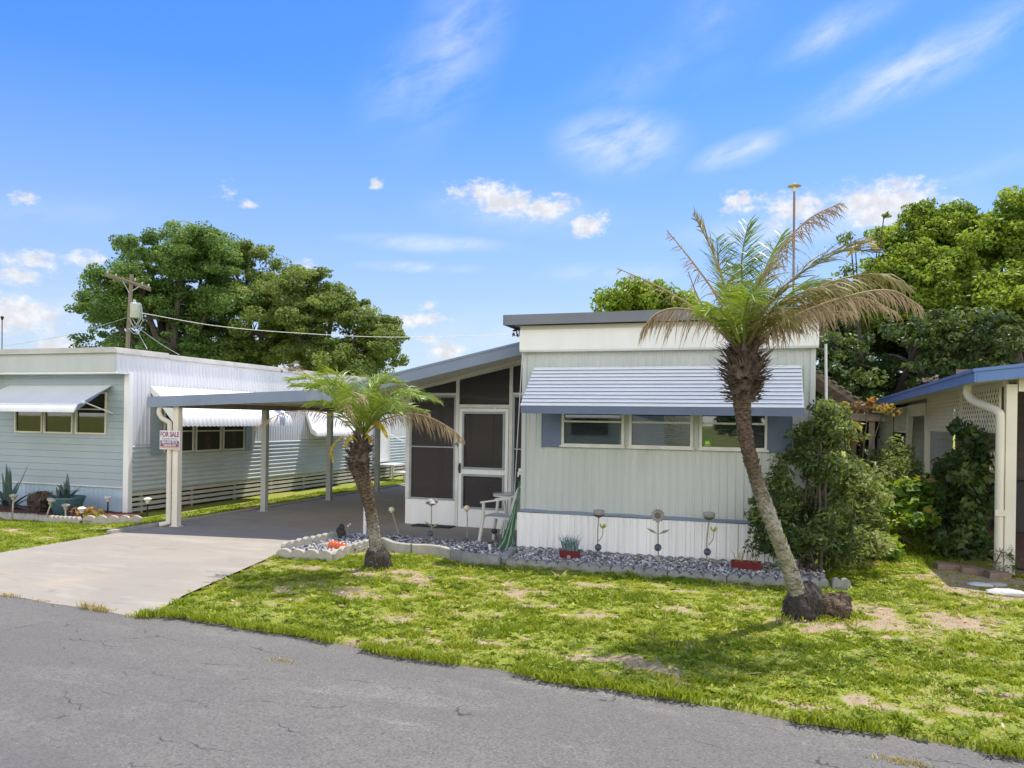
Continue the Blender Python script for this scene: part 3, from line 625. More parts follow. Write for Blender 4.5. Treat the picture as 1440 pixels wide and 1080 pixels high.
for x in (.183, 3.675): part('end_panel', 'slat_white', ao, lambda b: b.prism([(x, A0.y, A0.z-.03), (x, A1.y, A1.z-.02), (x, A1.y, A1.z-.09), (x, A0.y, A0.z-.2)], [(x+.006, A0.y, A0.z-.03), (x+.006, A1.y, A1.z-.02), (x+.006, A1.y, A1.z-.09), (x+.006, A0.y, A0.z-.2)]))
part('valance', 'slate_blue', ao, lambda b: (b.box(.19, 3.70, -.685, -.667, 1.945, 2.045), b.box(.19, .205, -.665, -.58, 1.95, 2.03), b.box(3.685, 3.70, -.665, -.58, 1.95, 2.03)))

# ------------------------------------------------------------------ carport with sloped porch roof
cp = thing('carport', 'open carport with blue grey fascia and slim posts over the concrete drive', 'carport', (-3.2, 4, 0))
FY = lambda x: .906+.165*x
def zr(x): return 2.152+.048*(x+6.5) if x < -3.39 else 2.30+.245*(x+3.39)
def slab(b, x0, x1, dz0, dz1, yo, yb):
    a = [(x0, FY(x0)+yo, zr(x0)+dz0), (x1, FY(x1)+yo, zr(x1)+dz0), (x1, FY(x1)+yo, zr(x1)+dz1), (x0, FY(x0)+yo, zr(x0)+dz1)]
    b.prism(a, [(p[0], yb if yb is not None else p[1]+.025, p[2]) for p in a])
part('flat_roof', 'soffit', cp, lambda b: slab(b, -6.46, -3.392, -.085, -.012, .026, 9.6))
part('sloped_roof', 'soffit', cp, lambda b: slab(b, -3.388, -.24, -.085, -.012, .026, 9.6))
part('fascia', 'blue_grey', cp, lambda b: (slab(b, -6.5, -3.40, -.175, 0, 0, None), slab(b, -3.395, -.03, -.195, 0, 0, None), slab(b, -3.36, -.03, -.03, .005, -.012, None)))
part('gutter', 'blue_grey', cp, lambda b: b.box(-6.50, -6.465, FY(-6.5)+.03, 9.6, 1.98, 2.15))
part('side_beam', 'rust_wood', cp, lambda b: b.box(-6.10, -5.99, .02, 9.5, 1.985, 2.07))
for (px_, py_, hz, m_) in ((-6.06, .05, 2.0, 'cream_post'), (-6.045, 2.39, 1.985, 'grey_post'), (-6.04, 4.72, 1.985, 'grey_post'), (-6.03, 6.92, 1.985, 'grey_post')):
    part('post', m_, cp, lambda b: (b.box(px_-.055, px_+.055, py_-.05, py_+.05, 0, hz), b.box(px_-.08, px_+.08, py_-.07, py_+.07, 0, .012)), label='cream front post' if m_ == 'cream_post' else None)
part('post', 'white_paint', cp, lambda b: b.tube([(-2.754, .48, 0), (-2.754, .48, 2.3)], .028, 10), True, 'thin white round post')
part('downspout', 'cream_paint', cp, lambda b: b.tube(cat([(-6.32, FY(-6.3)+.07, 2.0), (-6.32, -.09, 1.9), (-6.27, -.075, 1.80), (-6.19, -.03, 1.745), (-6.165, -.015, 1.65), (-6.165, -.015, .9), (-6.165, -.015, .12), (-6.18, -.03, .06), (-6.27, -.10, .03)], 40), .04, 10), True)

# screened porch
sp = thing('screened_porch', 'white framed screened porch with dark mesh panels under the sloped roof', 'porch', (-1.4, 1.93, 0))
YP = 1.93
zt_ = lambda x: 2.93+.224*x
part('kick_panel', 'white_paint', sp, lambda b: (b.box(-2.77, -1.785, YP, YP+.04, 0.004, .44), b.box(-.86, -.002, YP, YP+.04, .004, .44), b.box(-2.77, -2.73, YP+.04, 8, .004, .44)))
def fr(b):
    for x0, x1 in ((-2.77, -2.70), (-1.825, -1.765), (-.855, -.795), (-.05, -.002)): b.prism([(x0, YP-.012, .44), (x1, YP-.012, .44), (x1, YP-.012, zt_(x1)), (x0, YP-.012, zt_(x0))], [(x0, YP+.05, .44), (x1, YP+.05, .44), (x1, YP+.05, zt_(x1)), (x0, YP+.05, zt_(x0))])
    b.box(-1.825, -1.765, YP-.012, YP+.05, .004, .44); b.box(-.855, -.795, YP-.012, YP+.05, .004, .44)
    b.box(-2.70, -1.825, YP-.008, YP+.045, 2.265, 2.305); b.box(-1.765, -.855, YP-.008, YP+.045, 2.055, 2.11); b.box(-.795, -.05, YP-.008, YP+.045, 2.275, 2.315)
    b.prism([(-2.77, YP-.02, zt_(-2.77)), (-.002, YP-.02, zt_(0)), (-.002, YP-.02, zt_(0)+.035), (-2.77, YP-.02, zt_(-2.77)+.035)], [(-2.77, YP+.05, zt_(-2.77)), (-.002, YP+.05, zt_(0)), (-.002, YP+.05, zt_(0)+.035), (-2.77, YP+.05, zt_(-2.77)+.035)])
    b.box(-2.77, -2.72, YP+.05, 8, 2.255, 2.30)
    for yy in (3.4, 4.9, 6.4, 7.96): b.box(-2.77, -2.72, yy, yy+.05, .44, 2.255)
part('frame', 'trim_white', sp, fr)
part('header_board', 'soffit', sp, lambda b: b.prism([(-2.77, YP+.01, zt_(-2.77)+.037), (-.003, YP+.01, zt_(0)+.037), (-.003, YP+.01, zr(-.003)-.09), (-2.77, YP+.01, zr(-2.77)-.088)], [(-2.77, YP+.03, zt_(-2.77)+.037), (-.003, YP+.03, zt_(0)+.037), (-.003, YP+.03, zr(-.003)-.09), (-2.77, YP+.03, zr(-2.77)-.088)]))
def scr(x0, x1, z0, f0, f1, fr_=True):
    o = part('screen_panel', 'insect_screen', sp, lambda b: b.prism([(x0, YP+.02, z0), (x1, YP+.02, z0), (x1, YP+.02, f1), (x0, YP+.02, f0)], [(x0, YP+.024, z0), (x1, YP+.024, z0), (x1, YP+.024, f1), (x0, YP+.024, f0)]))
    if fr_: part('screen_frame', 'screen_frame', o, lambda b: (b.ring(x0+.002, x1-.002, z0+.002, f0-.002, .035, YP-.004, YP+.018), b.box(x0+.037, x1-.037, YP-.002, YP+.016, 1.355, 1.378)))
scr(-2.70, -1.825, .44, 2.265, 2.265); scr(-.795, -.05, .44, 2.275, 2.275)
scr(-2.70, -1.825, 2.305, zt_(-2.70), zt_(-1.825), False); scr(-1.765, -.855, 2.11, zt_(-1.765), zt_(-.855), False); scr(-.795, -.05, 2.315, zt_(-.795), zt_(-.05), False)
part('screen_panel', 'insect_screen', sp, lambda b: b.box(-2.75, -2.746, YP+.05, 8, .44, 2.255))
part('inner_wall', 'brown_wall', sp, lambda b: (b.box(-2.7, -.03, 7.9, 7.98, 0, 2.9), b.box(-.03, -.012, YP+.1, 7.9, 0, 2.8)))
dr_ = part('door', 'white_paint', sp, lambda b: (b.box(-1.755, -1.70, YP-.02, YP+.03, .01, 2.045), b.box(-.92, -.862, YP-.02, YP+.03, .01, 2.045), b.box(-1.70, -.92, YP-.02, YP+.03, 1.99, 2.045), b.box(-1.70, -.92, YP-.02, YP+.03, .92, 1.0), b.box(-1.70, -.92, YP-.02, YP+.03, .01, .32)))
for z0, z1 in ((1.0, 1.99), (.32, .92)):
    so_ = part('door_screen', 'insect_screen', dr_, lambda b: b.box(-1.70, -.92, YP+.012, YP+.016, z0, z1))
    dsf = part('screen_frame', 'screen_frame', dr_, lambda b: b.ring(-1.698, -.922, z0+.002, z1-.002, .035, YP-.03, YP+.01))
part('handle', 'black_plastic', dr_, lambda b: (b.box(-1.742, -1.715, YP-.035, YP-.021, .93, 1.10), b.tube(cat([(-1.73, YP-.036, 1.08), (-1.73, YP-.075, 1.06), (-1.73, YP-.075, .98), (-1.73, YP-.036, .95)], 10), .008, 6)))
text('4', .15, (-1.795, YP-.016, 1.425), 0, 'black_ink', sp, 'house_number', .003)
tag(part('doormat', 'doormat', None, lambda b: b.box(-2.52, -1.80, 1.66, 1.925, .004, .018)), 'dark doormat lying before the screened porch wall', 'doormat')

# for sale sign
sg = thing('for_sale_sign', 'small white for sale sign with purple lettering fixed to cream post', 'sign', (-6.06, -.08, 1.45))
SX, SYY, SZ = -6.115, -.066, 1.44
def sgn(b): b.box(SX-.205, SX+.205, SYY, SYY+.006, SZ-.155, SZ+.155)
part('board', 'sign_white', sg, sgn)
text('FOR SALE', .118, (SX, SYY-.002, SZ+.09), 0, 'ink_magenta', sg, 'lettering', .003, .76)
text('Shanna Avery', .062, (SX, SYY-.002, SZ+.022), 0, 'ink_grey', sg, 'lettering', 0, .95)
part('phone_band', 'ink_purple', sg, lambda b: b.box(SX-.19, SX+.19, SYY-.002, SYY-.0003, SZ-.066, SZ-.008))
text('863-450-7510', .062, (SX, SYY-.0035, SZ-.037), 0, 'sign_white', sg, 'lettering', .0015, .9)
part('lower_band', 'ink_magenta', sg, lambda b: b.box(SX-.19, SX+.19, SYY-.002, SYY-.0003, SZ-.112, SZ-.07))
text('1-800-000-0707', .040, (SX, SYY-.0035, SZ-.091), 0, 'sign_white', sg, 'lettering', .001, 1.05)
part('orange_band', 'ink_orange', sg, lambda b: b.box(SX-.19, SX+.19, SYY-.002, SYY-.0003, SZ-.138, SZ-.118))

# ------------------------------------------------------------------ neighbour on the left
lh = thing('mobile_home', 'long pale blue and white mobile home with slatted open base and box parapet', 'mobile home', (-10, 1, 0))
LX, LY, LE = -7.99, .97, 17.5
FW3 = [(-10.83, -10.13), (-10.07, -9.36), (-9.27, -8.54)]
l1 = MB()
def lsheet(x0, x1, z0, z1): l1.profile((x0, LY, z0), (0, 0, 1), (x1-x0, 0, 0), (0, -1, 0), laps(z1-z0, .128, .014))
lsheet(-13.2, -8.10, .50, 1.468); lsheet(-13.2, -8.10, 2.28, 2.64)
for x0, x1 in ((-13.2, -10.85), (-8.52, -8.10)): lsheet(x0, x1, 1.468, 2.28)
for x0, x1 in ((-10.13, -10.07), (-9.36, -9.27)): l1.box(x0, x1, LY-.01, LY+.02, 1.468, 2.28)
l1.build('front_wall', 'pale_blue_siding', lh)
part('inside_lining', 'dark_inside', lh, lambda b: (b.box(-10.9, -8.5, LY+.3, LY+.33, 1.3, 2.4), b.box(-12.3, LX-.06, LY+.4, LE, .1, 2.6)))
part('end_wall', 'pale_blue_siding', lh, lambda b: b.box(-13.24, -13.2, .66, LE, 0, 2.98)); part('rear_wall', 'corrugated_white', lh, lambda b: b.box(-13.2, LX, LE, LE+.04, 0, 2.97))
part('front_skirting', 'pale_blue_skirt', lh, lambda b: b.profile((-13.2, LY+.01, .02), (1, 0, 0), (0, 0, .455), (0, -1, 0), ribs(5.1, .115, .10, -.006)))
part('belt_trim', 'trim_white', lh, lambda b: (b.box(-13.2, -8.10, LY-.03, LY-.001, .475, .50), b.box(-13.2, -8.1, LY-.012, LY, .004, .02)))
part('corner_trim', 'white_paint', lh, lambda b: (b.box(-8.10, LX+.012, LY-.03, LY+.02, .02, 2.63), b.box(LX-.001, LX+.012, LY+.02, LY+.07, .02, 2.63)))
part('side_wall', 'corrugated_white', lh, lambda b: (b.profile((LX, LY+.02, 1.285), (0, 1, 0), (0, 0, 1.72), (1, 0, 0), ribs(LE-LY, .10, .05, .008)), b.profile((LX, .64, 2.632), (0, 1, 0), (0, 0, .37), (1, 0, 0), ribs(.35, .10, .05, .008))), label='upright ribbed white upper side')
part('lower_side_wall', 'corrugated_low', lh, lambda b: b.profile((LX-.006, LY+.07, .395), (0, 0, 1), (0, LE-LY-.07, 0), (1, 0, 0), waves(.89, .0895, .026)), label='horizontally corrugated lower side')
def slatskirt(b):
    for k in range(4): b.box(LX-.03, LX-.006+.004*k, LY+.08, LE, .03+k*.098, .03+k*.098+.062)
part('slat_skirting', 'slat_wood', lh, slatskirt)
for yy in np.arange(1.3, LE, 1.35): part('skirting_post', 'slat_wood', lh, lambda b: b.box(LX-.09, LX-.032, yy, yy+.05, -.1, .40))
part('parapet', 'white_siding', lh, lambda b: b.box(-13.2, LX-.002, .63, .66, 2.635, 2.985))
part('parapet_soffit', 'white_paint', lh, lambda b: b.box(-13.2, LX, .64, LY, 2.60, 2.633))
part('roof', 'coping', lh, lambda b: (b.box(-13.3, LX+.03, .58, 1.9, 2.99, 3.075), b.box(-13.3, LX+.03, 1.905, LE, 2.97, 3.05), b.box(-13.3, LX+.045, .565, .60, 2.975, 3.0), b.box(LX+.032, LX+.05, .60, 1.9, 2.97, 3.04), b.box(LX+.032, LX+.05, 1.91, LE, 2.955, 3.02)))
for x0, x1 in FW3:
    wf = part('window', 'cream_paint', lh, lambda b: (b.ring(x0-.01, x1+.01, 1.468, 2.27, .03, LY-.03, LY+.02), b.box(x0+.02, x1-.02, LY-.02, LY+.01, 1.93, 1.955)))
    part('pane', 'window_glass', wf, lambda b: b.box(x0+.02, x1-.02, LY, LY+.004, 1.498, 2.24))
    part('blind', 'blind', wf, lambda b: b.box(x0+.02, x1-.02, LY+.05, LY+.055, 1.5 if x0 < -9.5 else 1.78, 2.24))
# front awning: sloping sheet with rolled lip
def frontawn(b):
    prof = [(LY, 2.40), (.62, 2.235), (.34, 2.09), (.22, 2.03)]
    k = 5; lip = [(.22-.08*math.sin(t*math.pi/2/k)-.004*t, 2.03-.15*(t/k)**1.2) for t in range(1, k+1)]
    pr = prof+lip
    for (a, c), (e, f) in zip(pr[:-1], pr[1:]): b.prism([(-11.02, a, c), (-8.41, a, c), (-8.41, a+.004, c-.008), (-11.02, a+.004, c-.008)], [(-11.02, e, f), (-8.41, e, f), (-8.41, e+.006, f-.006), (-11.02, e+.006, f-.006)])
    for j in range(5):
        z = 2.02-.032*j; y = .20-.017*j; b.tube([(-11.03, y, z), (-8.40, y, z)], .011, 6)
fa_ = part('awning', 'awning_white', lh, frontawn)
part('awning_end', 'blue_grey', fa_, lambda b: [b.prism([(x, LY-.02, 2.395), (x, .24, 2.03), (x, .13, 1.89), (x, .24, 1.95)], [(x+.012, LY-.02, 2.395), (x+.012, .24, 2.03), (x+.012, .13, 1.89), (x+.012, .24, 1.95)]) for x in (-8.409, -11.035)])
part('awning_arm', 'awning_white', fa_, lambda b: (b.tube([(-8.38, .30, 2.07), (-8.38, LY-.02, 1.87)], .012, 8), b.ball((-8.38, .30, 2.07), .04, 10)))
# side awnings
def sideawn(b, y0, y1, out, zt0, zo, zl):
    n = 7; pr = [(LX+.02, zt0), (LX+out*.6, zt0+(zo-zt0)*.62), (LX+out*.85, zo+.05)]+[(LX+out*.85+.14*math.sin(t/n*math.pi/2), zo+.05-(zo+.05-zl)*(1-math.cos(t/n*math.pi/2))) for t in range(1, n+1)]
    ys = np.linspace(y0, y1, int((y1-y0)/.12)*4+1)
    vs = []
    for j, yy in enumerate(ys):
        dz = .012 if j % 4 in (1, 2) else 0
        for (x, z) in pr: vs.append((x+dz*.5, yy, z+dz))
    m_ = len(pr); b.add(vs, [(j*m_+k, j*m_+k+1, (j+1)*m_+k+1, (j+1)*m_+k) for j in range(len(ys)-1) for k in range(m_-1)])
    for yy in (y0-.004, y1+.004):
        b.prism([(x, yy, z) for x, z in pr]+[(LX+out*.7, yy, zl+.08), (LX+.02, yy, zt0-.12)], [(x, yy+.003, z) for x, z in pr]+[(LX+out*.7, yy+.003, zl+.08), (LX+.02, yy+.003, zt0-.12)])
part('awning', 'awning_white', lh, lambda b: sideawn(b, 1.46, 4.95, .80, 2.40, 1.85, 1.64), label='white ribbed awning over the side windows')
part('awning', 'awning_white', lh, lambda b: sideawn(b, 6.68, 8.75, .26, 2.02, 1.50, 1.36), label='lowered white awning further back')
for y0, y1 in ((1.80, 2.62), (2.68, 3.46), (3.52, 4.24)):
    def swin(b):
        for (a, c, e, f) in ((y0, y1, 1.10, 1.135), (y0, y1, 2.10, 2.135), (y0, y0+.035, 1.135, 2.10), (y1-.035, y1, 1.135, 2.10), (y0+.035, y1-.035, 1.52, 1.545)): b.box(LX+.0275, LX+.045, a, c, e, f)
    wf = part('window', 'cream_paint', lh, swin)
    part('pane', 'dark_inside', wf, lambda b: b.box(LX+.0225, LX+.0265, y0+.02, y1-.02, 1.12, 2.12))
    part('curtain', 'brown_clump', wf, lambda b: b.box(LX+.0268, LX+.0272, y0+.3, y0+.45, 1.13, 2.1))
for y0, y1 in ((1.46, 1.74), (4.28, 4.50)):
    part('shutter', 'pale_blue_siding', lh, lambda b: b.profile((LX+.03, y0, 1.07), (0, 0, 1), (0, y1-y0, 0), (1, 0, 0), laps(1.1, .05, .012)))
part('door', 'white_paint', lh, lambda b: b.box(LX+.022, LX+.06, 10.3, 11.25, .52, 2.4))
stp = thing('entry_steps', 'small white metal entry steps with handrail by far side door', 'steps', (-7.6, 10.8, 0))
part('tread', 'trim_white', stp, lambda b: b.box(-7.9, -7.3, 10.3, 11.2, .43, .47)); part('tread', 'trim_white', stp, lambda b: b.box(-7.3, -6.95, 10.3, 11.2, .21, .25))
part('leg_frame', 'trim_white', stp, lambda b: [b.bar((x, y, 0), (x, y, z), .04, .04) for x, z in ((-7.85, .43), (-7.34, .43), (-6.98, .21)) for y in (10.34, 11.16)])
part('handrail', 'trim_white', stp, lambda b: (b.tube([(-7.9, 11.2, 1.35), (-7.0, 11.2, .95), (-7.0, 11.2, .1)], .016, 8), b.tube([(-7.9, 11.2, 1.35), (-7.9, 11.2, .47)], .016, 8)))
stl = thing('garden_bench', 'low white open framed garden bench on grass beyond the carport', 'bench', (-6.9, 12.6, 0))
part('seat', 'solar_white', stl, lambda b: (b.box(-7.2, -6.75, 12.3, 12.75, .36, .40), b.box(-7.2, -6.75, 12.3, 12.75, .17, .20), b.box(-6.72, -6.3, 12.4, 12.7, .2, .25)))
part('leg_frame', 'solar_white', stl, lambda b: [b.bar((x, y, 0), (x, y, z), .045, .045) for x, z in ((-7.17, .36), (-6.98, .36), (-6.79, .36), (-6.35, .2)) for y in (12.34, 12.70)])

# ------------------------------------------------------------------ neighbour on the right
rh = thing('neighbour_house', 'cream house with royal blue eaves, lattice screens and round downspout', 'house', (8, 4, 0))
EX, EY, RE = 5.74, .62, 17.5
ez = lambda y: 2.575-.011*(y-EY)
rb = MB()
rb.prism([(EX+.03, EY+.03, 2.50), (13.5, EY+.03, 3.40), (13.5, EY+.03, 3.44), (EX+.03, EY+.03, 2.555)], [(EX+.03, RE, 2.32), (13.5, RE, 3.25), (13.5, RE, 3.29), (EX+.03, RE, 2.375)])
ro_ = rb.build('roof', 'cream_paint', rh)
def rfas(b):
    b.prism([(EX, EY, ez(EY)-.16), (EX+.028, EY, ez(EY)-.16), (EX+.028, EY, ez(EY)), (EX, EY, ez(EY))], [(EX, RE, ez(RE)-.16), (EX+.028, RE, ez(RE)-.16), (EX+.028, RE, ez(RE)), (EX, RE, ez(RE))])
    b.prism([(EX-.02, EY-.02, ez(EY)-.035), (EX-.002, EY-.02, ez(EY)-.035), (EX-.002, EY-.02, ez(EY)+.006), (EX-.02, EY-.02, ez(EY)+.006)], [(EX-.02, RE, ez(RE)-.035), (EX-.002, RE, ez(RE)-.035), (EX-.002, RE, ez(RE)+.006), (EX-.02, RE, ez(RE)+.006)])
    b.prism([(EX+.03, EY-.002, ez(EY)-.16), (13.5, EY-.002, 3.26), (13.5, EY-.002, 3.47), (EX+.03, EY-.002, ez(EY)+.002)], [(EX+.03, EY+.026, ez(EY)-.16), (13.5, EY+.026, 3.26), (13.5, EY+.026, 3.47), (EX+.03, EY+.026, ez(EY)+.002)])
    b.prism([(EX-.02, EY-.024, ez(EY)-.035), (13.5, EY-.024, 3.43), (13.5, EY-.024, 3.48), (EX-.02, EY-.024, ez(EY)+.006)], [(EX-.02, EY-.004, ez(EY)-.035), (13.5, EY-.004, 3.43), (13.5, EY-.004, 3.48), (EX-.02, EY-.004, ez(EY)+.006)])
part('fascia', 'royal_blue', ro_, rfas)
RX = 6.17
part('soffit', 'cream_paint', ro_, lambda b: b.prism([(EX+.03, EY+.03, ez(EY)-.155), (RX+.1, EY+.03, ez(EY)-.11), (RX+.1, EY+.03, ez(EY)-.10), (EX+.03, EY+.03, ez(EY)-.145)], [(EX+.03, RE, ez(RE)-.155), (RX+.1, RE, ez(RE)-.11), (RX+.1, RE, ez(RE)-.10), (EX+.03, RE, ez(RE)-.145)]))
part('post', 'cream_post', rh, lambda b: b.box(6.165, 6.285, .90, 1.02, -.1, 2.40)); part('post', 'cream_post', rh, lambda b: b.box(RX-.02, RX+.07, 6.2, 6.29, -.1, 2.25))
part('post', 'cream_post', rh, lambda b: b.prism([(RX-.02, 8.75, -.1), (RX+.08, 8.75, -.1), (RX+.08, 8.93, -.1), (RX-.02, 8.93, -.1)], [(RX-.02, 8.05, 2.22), (RX+.08, 8.05, 2.22), (RX+.08, 8.23, 2.22), (RX-.02, 8.23, 2.22)]), label='leaning cream post')
part('beam', 'cream_post', rh, lambda b: (b.box(6.30, 13.5, .905, 1.0, 2.31, 2.50), b.box(RX-.01, RX+.06, 6.3, 8.3, 2.06, 2.30), b.box(RX-.012, RX+.05, 1.03, 6.19, 2.385, 2.46)))
def lattice(b, y0, y1, z0, z1, pitch=.135, wd=.034):
    H = z1-z0; L = y1-y0
    for s_, xo in ((1, 0), (-1, .009)):
        c = -H if s_ > 0 else 0.
        while c < L+(0 if s_ > 0 else H):
            # line y = c + z*s
            za, zb = 0., H
            ya, yb = c+(0 if s_ > 0 else 0), c+s_*H
            if s_ > 0:
                if ya < 0: za = -ya; ya = 0
                if yb > L: zb = H-(yb-L); yb = L
            else:
                if yb < 0: zb = c; yb = 0
                if ya > L: za = ya-L; ya = L
            if zb-za > .02: b.bar((RX+.012+xo, y0+ya, z0+za), (RX+.012+xo, y0+yb, z0+zb), .007, wd, (0, -1, 1) if s_ > 0 else (0, 1, 1))
            c += pitch
    b.box(RX+.005, RX+.03, y0, y1, z0-.03, z0); b.box(RX+.005, RX+.03, y0, y1, z1, z1+.02); b.box(RX+.005, RX+.03, y0-.03, y0, z0-.03, z1+.02); b.box(RX+.005, RX+.03, y1, y1+.03, z0-.03, z1+.02)
for (y0, y1, z0, z1) in ((1.30, 3.44, 1.80, 2.375), (3.51, 6.16, 1.79, 2.36), (8.5, 10.3, 1.73, 2.26), (1.15, 1.70, 1.22, 1.52)): part('lattice_panel', 'cream_lattice', rh, lambda b: lattice(b, y0, y1, z0, z1))
part('side_wall', 'cream_siding', rh, lambda b: b.profile((RX, 10.36, 0), (0, 0, 1), (0, 1.9, 0), (-1, 0, 0), laps(2.43, .15, .016)), label='cream lap siding section')
part('shed_wall', 'grey_siding', rh, lambda b: b.profile((RX-.01, 12.28, 0), (0, 1, 0), (0, 0, 2.40), (-1, 0, 0), ribs(3.6, .12, .09, .008)), label='pale grey ribbed wall section')
part('inner_wall', 'grey_siding', rh, lambda b: b.profile((6.52, 5.6, 0), (0, 0, 1), (0, 11, 0), (-1, 0, 0), laps(2.6, .16, .016)))
part('cross_wall', 'brown_wall', rh, lambda b: b.profile((6.54, 5.6, 0), (0, 0, 1), (7, 0, 0), (0, -1, 0), laps(2.9, .16, .012)))
part('end_pipe', 'white_paint', rh, lambda b: b.tube([(RX-.08, 15.95, 0), (RX-.08, 15.95, 2.2)], .05, 10), True)
part('patio_floor', 'red_floor', rh, lambda b: b.box(6.30, 13.5, .95, 5.58, -.1, .03))
part('downspout', 'cream_post', rh, lambda b: (b.tube(cat([(EX+.13, 1.55, 2.42), (EX+.13, 1.55, 2.30), (EX+.18, 1.45, 2.20), (EX+.29, 1.15, 2.11), (EX+.36, .98, 2.04), (EX+.375, .95, 1.92), (EX+.375, .95, 1.2), (EX+.375, .95, .02)], 40), .055, 12), b.box(EX+.315, EX+.435, .885, .9, .72, .80)), True)
tag(part('storage_box', 'dark_box', None, lambda b: (b.box(7.15, 8.1, 5.05, 5.5, .04, .86), b.box(7.12, 8.13, 5.02, 5.53, .863, .92), b.box(7.55, 7.7, 5.0, 5.018, .7, .8))), 'dark grey storage box on red patio floor under carport of cream house', 'storage box')
tag(part('garden_hose', 'black_plastic', None, lambda b: b.tube(cat([(6.35, 1.1, .06), (6.5, .85, .0), (6.75, .55, .0), (7.1, .3, .0), (7.6, .2, .0)], 30), .022, 8), True), 'black hose trailing past foot of cream corner post', 'hose')

# pergola between the houses
pg = thing('pergola', 'weathered wooden pergola with sloping lath roof between the two houses', 'pergola', (4.6, 5, 0))
part('lath_roof', 'rust_wood', pg, lambda b: ([b.bar((3.9, 4.55+k*.33, 2.92), (5.0, 4.55+k*.33, 2.10), .05, .10) for k in range(10)], [b.bar((3.92+1.08*k/9, 4.4, 2.98-.82*k/9), (3.92+1.08*k/9, 7.7, 2.98-.82*k/9), .085, .025, (.6, 0, 1)) for k in range(10)]))
part('front_beam', 'rust_wood', pg, lambda b: (b.box(4.1, 5.22, 4.42, 4.47, 1.93, 2.06), b.box(4.1, 5.3, 5.8, 5.85, 1.93, 2.06), b.prism([(5.0, 4.3, 2.075), (5.3, 4.3, 2.065), (5.3, 4.3, 2.10), (5.0, 4.3, 2.11)], [(5.0, 7.6, 2.075), (5.3, 7.6, 2.065), (5.3, 7.6, 2.10), (5.0, 7.6, 2.11)])))
for (a, b_) in ((4.14, 4.44), (5.02, 4.44), (4.14, 7.4), (5.02, 7.4)): part('post', 'rust_wood', pg, lambda b: b.box(a-.045, a+.045, b_+.032, b_+.12, -.1, 2.06))
tag(part('conduit_pole', 'white_paint', None, lambda b: b.tube([(4.02, .9, 2.95), (4.06, 1.0, 1.5), (4.1, 1.05, 0)], .02, 8), True), 'slim white pole leaning up to roof edge beside overgrown shrub', 'pole')
tag(part('guy_cable', 'cable_white', None, lambda b: b.tube([(.0, -.06, 2.81), (-.05, .05, 2.45), (-.28, .5, .6), (-.33, .6, .02)], .0075, 6), True), 'thin pale cable hanging from roof corner down past the porch door', 'cable')

# ------------------------------------------------------------------ palms
def strip_leaf(vs, fs, ti, p, d, side, L, wd, droop, tint):
    "one leaflet: folded, drooping blade in three segments"
    o = len(vs); d = d.normalized(); q = p.copy(); pr = [(0, .45), (.38, 1.0), (.74, .7), (1.0, .05)]
    prev = 0.
    for (s, ww) in pr:
        st = (s-prev)*L; prev = s
        q = q+d*st; d = (d+Vector((0, 0, -droop*st/L*1.6))).normalized() if st > 0 else d
        vs.append(q+side*wd*ww*.5); vs.append(q-side*wd*ww*.5); ti += [tint, tint]
    for k in range(3): fs.append((o+2*k, o+2*k+1, o+2*k+3, o+2*k+2))
def frond(parent, pts, L, n, m, droop=.5, skip=0., rad=.012, start=.16, tilt=.35, jit=.25, wd=.0125, label=None, hang=0., tb=.5, seed=None):
    rr = random.Random(seed if seed is not None else hash((round(pts[-1][0]*100), round(pts[-1][2]*100))) & 0xffff)
    C = cat(pts, 30); vs, fs, ti = [], [], []
    # rachis
    k0 = len(C); ra = [rad*(1-.8*i/(k0-1))+.002 for i in range(k0)]
    tb_ = MB(); tb_.tube(C, ra, 5, True)
    vs += [Vector(p) for p in tb_.v]; ti += [tb+.15]*len(tb_.v); fs4 = [f for f in tb_.f if len(f) == 4]
    fs += fs4
    dead = m == 'frond_dead'; n = int(n*(1.5 if dead else 1.7)); jit = jit*(2.0 if dead else 1.75); wd = wd*(.8 if dead else 1)
    for i in range(n):
        if rr.random() < skip: continue
        t = start+(1-start)*(i+.5*rr.random())/n; u = t*30; k = min(int(u), 29); p = C[k].lerp(C[k+1], u-k); T = (C[min(k+1, 30)]-C[max(k-1, 0)]).normalized()
        S = T.cross(Vector((0, 0, 1)))
        if S.length < .15: S = T.cross(Vector((.3, 1, 0)))
        S.normalize(); U = S.cross(T).normalized()
        ll = L*(math.sin(math.pi*(.12+.80*((t-start)/(1-start))**.85))**.75)*rr.uniform(.8, 1.12)
        for sg_ in (-1, 1):
            if rr.random() < skip*.5: continue
            d = (S*sg_*(1-hang*.6)+T*(.55+.5*t)+U*tilt*(1-hang)+Vector((0, 0, -1))*hang*1.6+Vector((rr.gauss(0, jit), rr.gauss(0, jit), rr.gauss(0, jit)))*.5).normalized()
            strip_leaf(vs, fs, ti, p, d, (T*(.75)+U*.6*sg_+Vector((rr.gauss(0, .3), rr.gauss(0, .3), rr.gauss(0, .3)))).normalized(), ll*(rr.uniform(.45, 1.15) if dead else rr.uniform(.8, 1.1)), wd*rr.uniform(.7, 1.2), droop*rr.uniform(.5, 1.6), min(1, max(0, tb+rr.gauss(0, .2))))
    co = np.array([tuple(v) for v in vs]); o = npmesh('frond', co, np.array(fs), m, parent, ti)
    if label: o['label'] = label
    return o
